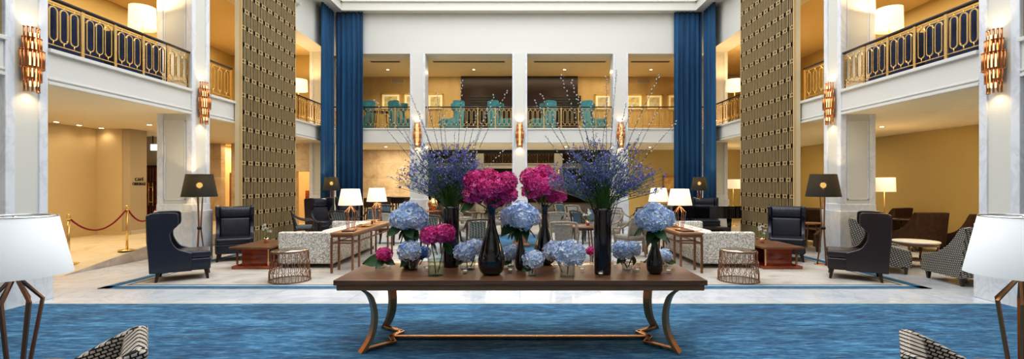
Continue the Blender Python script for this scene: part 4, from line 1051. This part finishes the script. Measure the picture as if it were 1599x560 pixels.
# large foreground lamps on low side tables (their tables stand below the frame)
for s, n in ((-1, 'left'), (1, 'right')):
    x, y = (-3.41 if s < 0 else 3.385), 3.20
    t = thing('side_table', 'low round table under the white %s foreground lamp' % n, 'table', (x, y, .018))
    MB().lathe([(.28, .31), (.28, .345)], 40).build('tabletop', 'walnut', t, bevel=.004); MB().lathe([(.03, .02), (.025, .31)], 16).build('pedestal', 'bronze', t); MB().lathe([(.18, 0), (.18, .015), (.03, .03)], 32).build('base', 'bronze', t)
    strut_lamp('large white shade lamp with bronze struts, cut off at the %s edge' % n, (x, y, .363), .64, .132, .075, .295, .215, .665, 1.06, 'linen', bar=.0125, metal='copperframe' if s < 0 else 'bronze', spider=True, rz=.3)
def tripod_lamp(label, loc, rs=.315, hb=1.37, ht=1.82, rt=.235, sc_=1.0, rz=0):
    t = thing('floor_lamp', label, 'lamp', loc, rz)
    MB().lathe([(.16, 0), (.16, .014), (.15, .02)], 32).build('base', 'bronze', t)
    for k in range(3):
        a = k * 2 * PI / 3 + .5; c, s = math.cos(a), math.sin(a)
        MB().tube([(.10 * c, .10 * s, .015), (.022 * c, .022 * s, .74), (.055 * c, .055 * s, hb + .06)], .015, 8, rs=[.013, .015, .013]).build('leg', 'midwood', t)
    MB().lathe([(.042, .715), (.042, .765)], 16).build('collar', 'blackmatte', t)
    sh = MB().lathe([(rs, hb), (rt, ht)], 48, cap=False).build('lamp_shade', BS[0], t)
    MB().lathe([(rs - .006, hb + .002), (rt - .006, ht - .002)], 48, cap=False).build('shade_lining', 'shadelining', sh)
    MB().lathe([(.012, hb + .17)] + [(.055 * math.sin(q * PI / 8), hb + .23 - .055 * math.cos(q * PI / 8)) for q in range(2, 8)] + [(.004, hb + .285)], 20).build('bulb', 'bulb', t)
    MB().tube([(0, 0, hb + .06), (0, 0, hb + .16)], .012, 8).build('socket', 'brass', t)
    point('floor_lamp_light', (loc[0], loc[1], loc[2] + hb + .33), 12, (1, .7, .35), .02)
    return t
# black shade whose thin cloth lets the bulb glow through (a translucent cloth over a gold lining)
m, nt, b = new_mat('thin_black_shade')
b.inputs['Base Color'].default_value = (.010, .012, .014, 1); setp(b, rough=.75)
tr = nt.nodes.new('ShaderNodeBsdfTransparent'); tr.inputs['Color'].default_value = (.030, .027, .018, 1)
mx = nt.nodes.new('ShaderNodeAddShader'); out = nt.nodes['Material Output']
nt.links.new(b.outputs[0], mx.inputs[0]); nt.links.new(tr.outputs[0], mx.inputs[1]); tl2 = nt.nodes.new('ShaderNodeBsdfTranslucent'); tl2.inputs['Color'].default_value = (.011, .011, .006, 1); mx2 = nt.nodes.new('ShaderNodeAddShader')
nt.links.new(mx.outputs[0], mx2.inputs[0]); nt.links.new(tl2.outputs[0], mx2.inputs[1]); nt.links.new(mx2.outputs[0], out.inputs[0])
BS = [m]
m, nt, b = new_mat('sheer_gold_lining')
b.inputs['Base Color'].default_value = (.10, .06, .02, 1); setp(b, rough=.6)
tr = nt.nodes.new('ShaderNodeBsdfTransparent'); tr.inputs['Color'].default_value = (.8, .7, .5, 1)
tl_ = nt.nodes.new('ShaderNodeBsdfTranslucent'); tl_.inputs['Color'].default_value = (.12, .09, .04, 1)
ad = nt.nodes.new('ShaderNodeMixShader'); ad.inputs[0].default_value = .7; ad2 = nt.nodes.new('ShaderNodeMixShader'); ad2.inputs[0].default_value = .3
nt.links.new(b.outputs[0], ad.inputs[1]); nt.links.new(tr.outputs[0], ad.inputs[2]); nt.links.new(ad.outputs[0], ad2.inputs[1]); nt.links.new(tl_.outputs[0], ad2.inputs[2])
nt.links.new(ad2.outputs[0], nt.nodes['Material Output'].inputs[0]); MT['shadelining'] = m
tripod_lamp('tall floor lamp with black shade before the second left marble pier', (XU(311.5, 9.5), 9.5, .0))
tripod_lamp('tall floor lamp with black shade before the second right marble pier', (XU(1285.5, 9.5), 9.5, .0))
tripod_lamp('black shade floor lamp standing before the left blue curtain', (XU(517.5, 15.3), 15.3, 0), .27, 1.40, 1.83, .19)
tripod_lamp('black shade floor lamp standing before the right blue curtain', (XU(1092, 15.3), 15.3, 0), .27, 1.40, 1.83, .19)
def drum_lamp(label, loc, r=.24, z0=1.32, z1=1.72, p=25, mat='goldshade'):
    t = thing('drum_floor_lamp', label, 'lamp', loc)
    MB().lathe([(.15, 0), (.15, .015), (.02, .03)], 28).build('base', 'brass', t); MB().tube([(0, 0, .02), (0, 0, z1 - .05)], .012, 10).build('pole', 'brass', t)
    MB().lathe([(r, z0), (r * .96, z1), (r * .95, z1), (r * .99, z0), (r, z0)], 40, cap=False).build('lamp_shade', mat, t)
    point('drum_lamp_light', (loc[0], loc[1], loc[2] + z1 - .1), p, (1, .68, .34), .05)
drum_lamp('glowing drum lamp on the upper left gallery above the railing', (XU(222.5, 9.3), 9.3, ZS1), .225, 1.12, 1.55, 80)
drum_lamp('glowing drum lamp on the upper right gallery above the railing', (XU(1388.5, 9.35), 9.35, ZS1), .23, 1.10, 1.54, 80)
drum_lamp('glowing drum lamp on the upper left gallery near the blue curtain', (XU(466, 15.8), 15.8, ZS1), .29, 1.16, 1.54, 70)
drum_lamp('glowing drum lamp on the upper right gallery near the blue curtain', (XU(1147, 15.8), 15.8, ZS1), .27, 1.16, 1.54, 70)
drum_lamp('cream drum floor lamp by the gold wall of the right aisle', (XU(1381, 12.1), 12.1, 0), .24, 1.42, 1.78, 40, 'litshade')
drum_lamp('cream drum floor lamp between lattice screen and right blue curtain', (XU(1145, 18.2), 18.2, 0), .28, 1.42, 1.78, 40, 'litshade')

# drum side tables of bronze wire
def drum_table(label, loc):
    t = thing('wire_drum_table', label, 'side table', loc); h = .515; r0, r1 = .325, .285
    m = MB(); N = 20
    def ring(z, r, q=.008): 
        m.tube([(r * math.cos(2 * PI * k / 40), r * math.sin(2 * PI * k / 40), z) for k in range(40)], q, 4, closed=True)
    ring(.012, r0, .009); ring(h - .02, r1, .009)
    rows = 3
    for rw in range(rows):
        z0 = .012 + (h - .04) * rw / rows; z1 = .012 + (h - .04) * (rw + 1) / rows
        for k in range(N):
            a = 2 * PI * (k + .5 * (rw % 2)) / N; da = 2 * PI / N * .34
            rr = r0 + (r1 - r0) * ((z0 + z1) / 2) / h; P = []
            for (fa, fz) in ((0, -.04), (-.8, .12), (-1, .3), (-1, .7), (-.8, .88), (0, 1.04), (.8, .88), (1, .7), (1, .3), (.8, .12)):
                aa = a + da * fa; P.append((rr * math.cos(aa), rr * math.sin(aa), max(.008, z0 + (z1 - z0) * fz)))
            m.tube(P, .0055, 4, closed=True)
    m.build('wire_frame', 'wire', t)
    MB().lathe([(r1 + .004, h - .012), (r1 + .004, h)], 40).build('tabletop', 'midglass', t)
MT['midglass'] = plain('bronze_mirror_top', (.42, .34, .28), .12, metal=.8)
MT['wire'] = plain('dark_bronze_wire', (.34, .18, .11), .35, metal=.8)
drum_table('round bronze wire drum table before the left sofa arm', (XU(450.5, 7.9), 7.95, .012))
drum_table('round bronze wire drum table before the right sofa arm', (XU(1155, 7.9), 7.95, .012))

# coffee tables
def coffee(xc, s, label):
    t = thing('coffee_table', label, 'table', (xc, 9.55, .012)); w, l = .40, .62
    MB().prism([(-w, -l), (w, -l), (w, l), (-w, l)], .385, .42, 'z').build('tabletop', 'walnut', t, bevel=.004)
    MB().prism([(-w + .03, -l + .05), (w - .02, -l + .05), (w - .02, l - .05), (-w + .03, l - .05)], .0, .055, 'z').build('lower_shelf', 'redwood', t, bevel=.008)
    for a in (-l + .22, .0, l - .22): MB().bb(-.26, .26, a - .018, a + .018, .055, .385).build('divider', 'redwood', t)
    MB().bb(-.02, .02, -l + .22, l - .22, .055, .385).build('divider', 'redwood', t)
    for sy in (-1, 1):
        for sx in (-1, 1): MB().bb(sx * .30 - .014, sx * .30 + .014, sy * (l - .12) - .014, sy * (l - .12) + .014, 0.0, .385).build('leg', 'copper', t)
coffee(-5.10, 1, 'low dark wood coffee table with red lower shelf, left lounge group')
coffee(4.98, -1, 'low dark wood coffee table with red lower shelf, right lounge group')
def pot(label, loc, s=1.0, flower='whitepetal', pm='potcopper'):
    t = thing('potted_orchid', label, 'plant', loc)
    MB().lathe([(.002, 0), (.035 * s, 0), (.045 * s, .10 * s), (.040 * s, .10 * s), (.030 * s, .01), (.002, .01)], 20, cap=False).build('pot', pm, t)
    MB().lathe([(.002, .085 * s), (.04 * s, .085 * s)], 16, cap=False).build('soil', 'leaf', t)
    g = random.Random(int(loc[0] * 100)); m = MB(); st = MB(); fl = MB()
    for k in range(3):
        a = g.random() * 6; e = Vector((.05 * math.cos(a), .05 * math.sin(a), .22 + .04 * k)) * s
        st.tube(curve_pts([(0, 0, .08 * s), e * .6 + Vector((0, 0, .05 * s)), e], 4), .003, 5)
        for q in range(4):
            c = e + Vector((g.gauss(0, .02), g.gauss(0, .02), g.gauss(0, .018))) * s; r = .018 * s
            for w in range(5):
                b_ = w * 2 * PI / 5; d = Vector((math.cos(b_), -.3, math.sin(b_))) * r
                fl.add([c, c + d + Vector((d.z, 0, -d.x)) * .45, c + d * 1.25, c + d - Vector((d.z, 0, -d.x)) * .45], [(0, 1, 2, 3)])
    st.build('stems', 'stem', t); fl.build('flowers', flower, t)['kind'] = 'stuff'
    for k in range(4):
        l = bpy.data.objects.new('leaf', LEAFL); COL.objects.link(l); l.parent = t; l.location = (0, 0, .09 * s); l.rotation_euler = (.5, 0, k * 1.6 + .3); l.scale = (.09 * s,) * 3
pot('small white flowered plant in copper pot on the left coffee table', (XU(416, 9.6), 9.6, .432), 1.1)
pot('small white flowered plant in copper pot on the right coffee table', (XU(1190, 9.6), 9.6, .432), 1.1)

# round wooden table of the right aisle
t = thing('round_side_table', 'round stone topped wooden table between the two patterned armchairs', 'table', (XU(1430, 9.35), 9.35, 0))
MB().lathe([(.37, .475), (.38, .485), (.38, .50), (.37, .508)], 48).build('tabletop', 'panel', t)
MB().lathe([(.36, .42), (.36, .475)], 48).build('apron', 'midwood', t)
for k in range(4):
    a = k * PI / 2 + .6; c, s = math.cos(a), math.sin(a)
    MB().tube([tuple(p) for p in curve_pts([(.35 * c, .35 * s, .47), (.33 * c, .33 * s, .34), (.25 * c, .25 * s, .16), (.34 * c, .34 * s, 0.01)], 5)], .02, 8).build('leg', 'midwood', t)
MB().lathe([(.24, .13), (.24, .15)], 32).build('lower_shelf', 'midwood', t)
# dark small table in the right aisle
def small_table(label, loc, r=.32, h=.62, mat='darkwood', n=4, name='small_table'):
    t = thing(name, label, 'table', loc)
    MB().lathe([(r, h - .035), (r, h)], 36).build('tabletop', mat, t)
    for k in range(n):
        a = 2 * PI * k / n + .5; c, s = math.cos(a), math.sin(a)
        MB().tube([(r * .6 * c, r * .6 * s, h - .035), (r * .8 * c, r * .8 * s, 0.002)], .016, 6).build('leg', mat, t)
    return t
small_table('small dark table beside the brown armchairs at the gold wall', (XU(1415, 12.6), 12.6, 0), .42, .70)
small_table('small gold lit table right of the right lattice screen', (XU(1268, 12.2), 12.2, 0), .3, .62, 'walnut_light')

# ============================================================ stanchions and ropes
def stanchion(label, loc):
    t = thing('rope_stanchion', label, 'barrier post', loc)
    MB().lathe([(.16, 0), (.16, .012), (.05, .03)], 32).build('base', 'brass', t); MB().tube([(0, 0, .02), (0, 0, .88)], .022, 14).build('post', 'brass', t)
    MB().lathe([(.034, .84), (.034, .90), (.022, .92), (.028, .94), (.003, .955)], 18).build('finial', 'brass', t)
    return t
def rampz(y): return .0 if y < 8.4 else min(.29, (y - 8.4) / 2 * .29)
S = []
for (u, y, n) in ((110, 9.05, 'behind the white lamp shade'), (196, 9.95, 'standing alone at the ramp centre'), (248, 10.9, 'half hidden behind the wing chair')):
    x = {110: -8.62, 196: -8.25, 248: -8.3}[u]
    S.append((x, y, rampz(y))); stanchion('brass rope stanchion ' + n, (x, y, rampz(y) + .004))
for i, n in ((0, 'left of the middle brass post'), (1, 'right of the middle brass post')):
    a, b_ = Vector(S[i]) + Vector((0, 0, .85)), Vector(S[i + 1]) + Vector((0, 0, .85)); P = []
    for k in range(17):
        q = k / 16; p = a.lerp(b_, q * .94 + .03); p.z -= .30 * (1 - (2 * q - 1) ** 2); P.append(p)
    o = MB().tube(P, .016, 10).build('barrier_rope', 'rope'); tag(o, 'sagging dark red velvet rope ' + n, 'rope')
    MB().tube([a, P[0]], .014, 8).tube([P[-1], b_], .014, 8).build('hook', 'brass', o)

# ============================================================ dining chairs and tables
def dining(fab, frame, label, loc, rz, group='open arm dining chairs'):
    t = thing('dining_armchair', label, 'chair', loc, rz, group)
    MB().box((0, 0, .44), (.50, .48, .09)).build('seat', fab, t, bevel=.03, seg=3, smooth=True)
    MB().bb(-.26, .26, -.24, .24, .36, .40).build('seat_frame', frame, t, bevel=.006)
    bp = [(.19, .47), (.25, .66), (.29, .83), (.245, .84), (.20, .66), (.15, .48)]
    MB().prism(bp, -.17, .17, 'x').build('backrest', fab, t, bevel=.02, seg=2, smooth=True)
    m = MB()
    for s in (-1, 1):
        m.tube([(s * .235, .20, .38), (s * .235, .245, .62), (s * .245, .30, .87)], .022, 6)
    m.tube(curve_pts([(-.25, .295, .86), (-.1, .325, .875), (.1, .325, .875), (.25, .295, .86)], 4), .024, 6)
    m.build('back_frame', frame, t)
    for s in (-1, 1):
        MB().tube(curve_pts([(s * .245, .29, .83), (s * .27, .16, .70), (s * .285, -.02, .635), (s * .28, -.18, .63), (s * .275, -.22, .56), (s * .25, -.20, .38)], 5), .022, 6).build('armrest', frame, t)
    leg4(t, .225, .205, .37, frame, .019, .03)
    return t
GR = dining('greyfab', 'greywood', 'grey dining armchair seen from behind, right of the rear bottle vase', (XU(881, 9.3), 9.3, .02), R(172))
def dc(u, y, rz, label, src=None): return dup(src or GR, (XU(u, y), y, .02 if y < 13 and abs(XU(u, y)) < 2.2 else .014 if y < 12.9 else 0), R(rz), label)
CK = dining('cube_check', 'darkwood', 'check patterned armchair left of the nearer pink bottle', (XU(742, 10.0), 10.0, .02), R(200), 'check patterned armchairs')
dc(678, 11.2, 170, 'check patterned armchair behind the pink bloom in the clear cylinder', CK)
dc(474, 13.0, 118, 'check patterned armchair standing by the left lattice screen', CK)
dc(532, 13.2, 185, 'check patterned armchair seen from behind beside the dark wing chair', CK)
BL = dining('bluefab', 'darkwood', 'slate blue armchair behind the left console lamps', (XU(575, 14.2), 14.2, 0), R(235), 'slate blue armchairs')
WH = dining('whitefab', 'darkwood', 'pale upholstered dining chair right of the left console', (XU(614, 12.7), 12.7, .014), R(150), 'pale dining chairs')
dc(655, 14.5, 40, 'pale dining chair in the middle distance left of the violet spray vase', WH)
dc(600, 16.0, 10, 'slate blue armchair farther back by the bar tables', BL)
for (u, y, rz, n) in ((720, 13.2, 100, 'grey dining armchair directly behind the left tall cylinder'), (722, 16.2, 60, 'grey dining armchair beyond the left tall cylinder, farther one'),
                      (774, 14.6, -80, 'grey dining armchair right of the small table with flowers'), (862, 12.3, 195, 'grey dining armchair behind the rear bottle vase, second row'),
                      (838, 15.0, 90, 'grey dining armchair between the pink clusters in the distance'), (897, 15.8, 10, 'grey dining armchair facing forward in the distance right of centre'),
                      (948, 11.7, -70, 'grey dining armchair just right of the tall right cylinder'), (983, 10.5, 210, 'tan lit dining armchair behind the right blue blooms'),
                      (968, 14.2, 20, 'grey dining armchair beyond the tall right cylinder, farther row')):
    dc(u, y, rz, n)
dc(912, 12.8, 120, 'slate blue armchair beyond the table with flowers', BL); dc(925, 13.9, -20, 'slate blue armchair left of the tall right cylinder, rear', BL)
dc(1002, 14.6, -30, 'slate blue armchair behind the right end bottle in the distance', BL)
dc(800, 17.4, 0, 'dark slate armchair at the foot of the centre rear column', BL)
dc(880, 17.6, 30, 'dark slate armchair near the rear right opening', BL)
small_table('round dark dining table with small flowers right of centre', (XU(908, 10.15), 10.15, .02), .40, .72, 'walnut', 4, 'dining_table')
small_table('round dark dining table with small flowers left of centre', (XU(758, 15.2), 15.2, 0), .5, .72, 'darkwood', 4, 'dining_table')
small_table('reddish wood dining table left of the left tall cylinder', (XU(676, 16.6) - .1, 16.0, 0), .5, .72, 'redwood', 4, 'dining_table')
small_table('round dining table in the distance right of centre', (XU(935, 14.6) + .25, 15.2, 0), .45, .72, 'walnut', 4, 'dining_table')
pot('tiny white flowers in a copper cup on the right dining table', (XU(918, 10.1), 10.1, .74), 1.0)
pot('tiny pale plant on the left dining table', (XU(760, 15.2), 15.2, .72), 1.2)
# wooden pedestal table on the small blue rug
t = thing('pedestal_table', 'wooden table on a flared pedestal standing on the small blue rug', 'table', (XU(813, 12.2), 12.2, .028))
MB().bb(-.55, .55, -.4, .4, .68, .72).build('tabletop', 'walnut_light', t, bevel=.006)
vs = []
for z, q in ((0, .23), (.05, .23), (.10, .19), (.5, .07), (.68, .10)): vs += [(-q, -q, z), (q, -q, z), (q, q, z), (-q, q, z)]
fs = [(3, 2, 1, 0), (16, 17, 18, 19)]
for i in range(4):
    for k in range(4): k2 = (k + 1) % 4; fs.append((i * 4 + k, i * 4 + k2, i * 4 + 4 + k2, i * 4 + 4 + k))
MB().add(vs, fs).build('pedestal', 'midwood', t, bevel=.004)
# table lamp like brass pot on the reddish table
t = thing('brass_urn', 'round glowing brass urn on the reddish wood table', 'urn', (XU(676, 16.0), 16.0, .72))
MB().lathe([(.08, 0), (.05, .03), (.15, .12), (.18, .22), (.14, .33), (.06, .38), (.07, .42)], 28).build('body', 'brass', t)
MB().lathe([(.075, .42), (.05, .46), (.01, .50)], 20).build('lid', 'brass', t)
# bar tables and stools at the left rear
def bar_table(label, loc, w=.6):
    t = thing('bar_table', label, 'table', loc)
    MB().bb(-w, w, -.32, .32, 1.06, 1.10).build('tabletop', 'darkwood', t, bevel=.004); MB().bb(-w + .06, w - .06, -.26, .26, .86, 1.06).build('apron', 'darkwood', t)
    leg4(t, w - .08, .25, 1.06, 'darkwood', .022, 0)
bar_table('high dark table against the stone wall, behind the far left console lamp', (XU(602, 18.6), 18.8, 0))
bar_table('high dark table against the stone wall, beside the left rear column', (XU(630, 18.2), 18.3, 0), .45)
def stool(label, loc, rz):
    t = thing('bar_stool', label, 'stool', loc, rz, 'bar stools at the stone wall')
    MB().box((0, 0, .76), (.38, .36, .07)).build('seat', 'brownfab', t, bevel=.02, smooth=True); MB().bb(-.19, .19, .15, .19, .78, 1.08).build('backrest', 'brownfab', t, bevel=.015, smooth=True)
    leg4(t, .14, .13, .74, 'darkwood', .014, .05)
    m = MB()
    for s in (-1, 1): m.bb(-.17, .17, s * .165 - .008, s * .165 + .008, .26, .276)
    m.build('foot_rail', 'darkwood', t); return t
s0 = stool('dark bar stool below the left lamp shade edge by the curtain', (XU(578, 17.9), 17.9, 0), R(180))
dup(s0, (XU(606, 17.9), 17.9, 0), R(170), 'dark bar stool in front of the high dark table'); dup(s0, (XU(640, 17.5), 17.5, 0), R(190), 'dark bar stool next to the left rear column')

# trays and small things on the consoles
for xc, n in ((xcl, 'left'), (xcr, 'right')):
    for (y, kind) in ((9.75, 'tray'), (10.25, 'stand')):
        t = thing('serving_' + kind, 'small square brass %s on the %s console between the lamps' % (kind, n), kind, (xc + (.02 if n == 'left' else -.02), y, .745))
        h = .03 if kind == 'tray' else .09
        MB().bb(-.13, .13, -.13, .13, h, h + .012).build('plate', 'brass', t, bevel=.003)
        MB().lathe([(.06, 0), (.06, .006), (.02, .012), (.02, h)], 20).build('foot', 'brass', t)
    t = thing('book', 'dark book lying on the %s console nearest its front end' % n, 'book', (xc + (.03 if n == 'left' else -.03), 8.85, .745), .2)
    MB().bb(-.11, .11, -.15, .15, .0, .025).build('cover', 'book', t, bevel=.002); MB().bb(-.105, .105, -.145, .152, .004, .021).build('pages', 'creamcush', t)

# ============================================================ grand piano and bench
t = thing('grand_piano', 'glossy black grand piano with closed lid behind the right sofa', 'piano', (5.15, 13.75, 0), R(0))
out_ = [(-.95, -.70), (.55, -.70), (.95, -.62), (1.05, -.40), (.95, -.1), (.60, .15), (.15, .38), (-.25, .72), (-.62, .78), (-.95, .62)]
oc = [tuple(p) for p in curve_pts(out_ + [out_[0]], 5)][:-1]
oc = [out_[0]] + [tuple(p) for p in curve_pts(out_[1:], 5)]
MB().prism(oc, .66, .97, 'z').build('case', 'black', t, bevel=.01); MB().prism([(x * 1.01, y * 1.01) for x, y in oc], .97, 1.0, 'z').build('lid', 'black', t, bevel=.006)
MB().bb(-.97, -.72, -.68, .60, .70, .80).build('keyboard', 'whitepetal', t)
for (x, y) in ((-.75, -.55), (-.75, .52), (.72, -.45)):
    MB().lathe([(.035, 0), (.045, .08), (.055, .40), (.075, .66)], 8, (x, y, 0)).build('leg', 'black', t)
MB().bb(-.62, -.50, -.06, .06, .12, .66).bb(-.70, -.42, -.12, .12, .10, .13).build('pedal_lyre', 'black', t)
t = thing('piano_bench', 'low black piano bench with a brass lit top before the piano', 'bench', (5.15, 12.75 - .1, .012))
MB().bb(-.38, .38, -.17, .17, .40, .46).build('seat', 'bleather', t, bevel=.02, smooth=True); leg4(t, .33, .13, .40, 'black', .02, 0)
MB().bb(-.36, .36, -.15, .15, .36, .40).build('seat_frame', 'black', t)

# ============================================================ rear balcony furniture
TW = None
tz = ZS1
for (u, rz, n) in ((564, -70, 'leftmost, half behind the blue curtain'), (632, 75, 'beside the small round table, left bay'), (703, -75, 'facing right, bay left of centre column'), (785, 75, 'just left of the centre column'),
                   (845, -75, 'just right of the centre column'), (930, 75, 'facing left, bay right of centre column'), (925 + 150, 75, 'hidden by the right blue curtain')):
    if u > 1000: continue
    lab = 'teal velvet wing chair on the rear balcony, ' + n
    if TW is None: TW = wing_chair('teal', lab, (XU(u, 18.0), 18.0, tz), R(rz), 'teal wing chairs of the rear balcony')
    else: dup(TW, (XU(u, 18.0), 18.0, tz), R(rz), lab)
small_table('small round dark table between teal chairs on the rear balcony', (XU(594, 17.5), 17.5, tz), .34, .72, 'darkwood', 3)
small_table('low dark table between teal chairs left of the centre column', (XU(742, 17.9), 17.9, tz), .40, .45, 'darkwood', 4)
small_table('low dark table between teal chairs right of the centre column', (XU(888, 17.9), 17.9, tz), .40, .45, 'darkwood', 4)

# ============================================================ camera, world, view
cam = bpy.data.cameras.new('camera'); co = bpy.data.objects.new('camera', cam); COL.objects.link(co); sc.camera = co
co.location = (0, 0, H); co.rotation_euler = (PI / 2, 0, 0)
cam.sensor_width = 36; cam.sensor_fit = 'HORIZONTAL'; cam.lens = F / 1599 * 36
cam.shift_x = -(U0 - 799.5) / 1599; cam.shift_y = (V0 - 280) / 1599
cam.clip_start = .05; cam.clip_end = 200
w = bpy.data.worlds.new('world'); sc.world = w; w.use_nodes = True
w.node_tree.nodes['Background'].inputs[0].default_value = (.75, .85, 1, 1); w.node_tree.nodes['Background'].inputs[1].default_value = .3
area('front_fill_light', (0, -2.5, 6.5), 7, 30, (.95, .97, 1), 4, (R(50), 0, 0))  # added fill from behind the camera, stands for no real lamp
sc.view_settings.view_transform = 'Standard'; sc.view_settings.look = 'Medium High Contrast'; sc.view_settings.exposure = -0.04; sc.view_settings.gamma = 1.0
sc.cycles.use_denoising = True; sc.cycles.max_bounces = 8; sc.cycles.diffuse_bounces = 4; sc.cycles.glossy_bounces = 4; sc.cycles.transmission_bounces = 8; sc.cycles.transparent_max_bounces = 12
sc.cycles.sample_clamp_indirect = 6; sc.cycles.caustics_reflective = False; sc.cycles.caustics_refractive = False
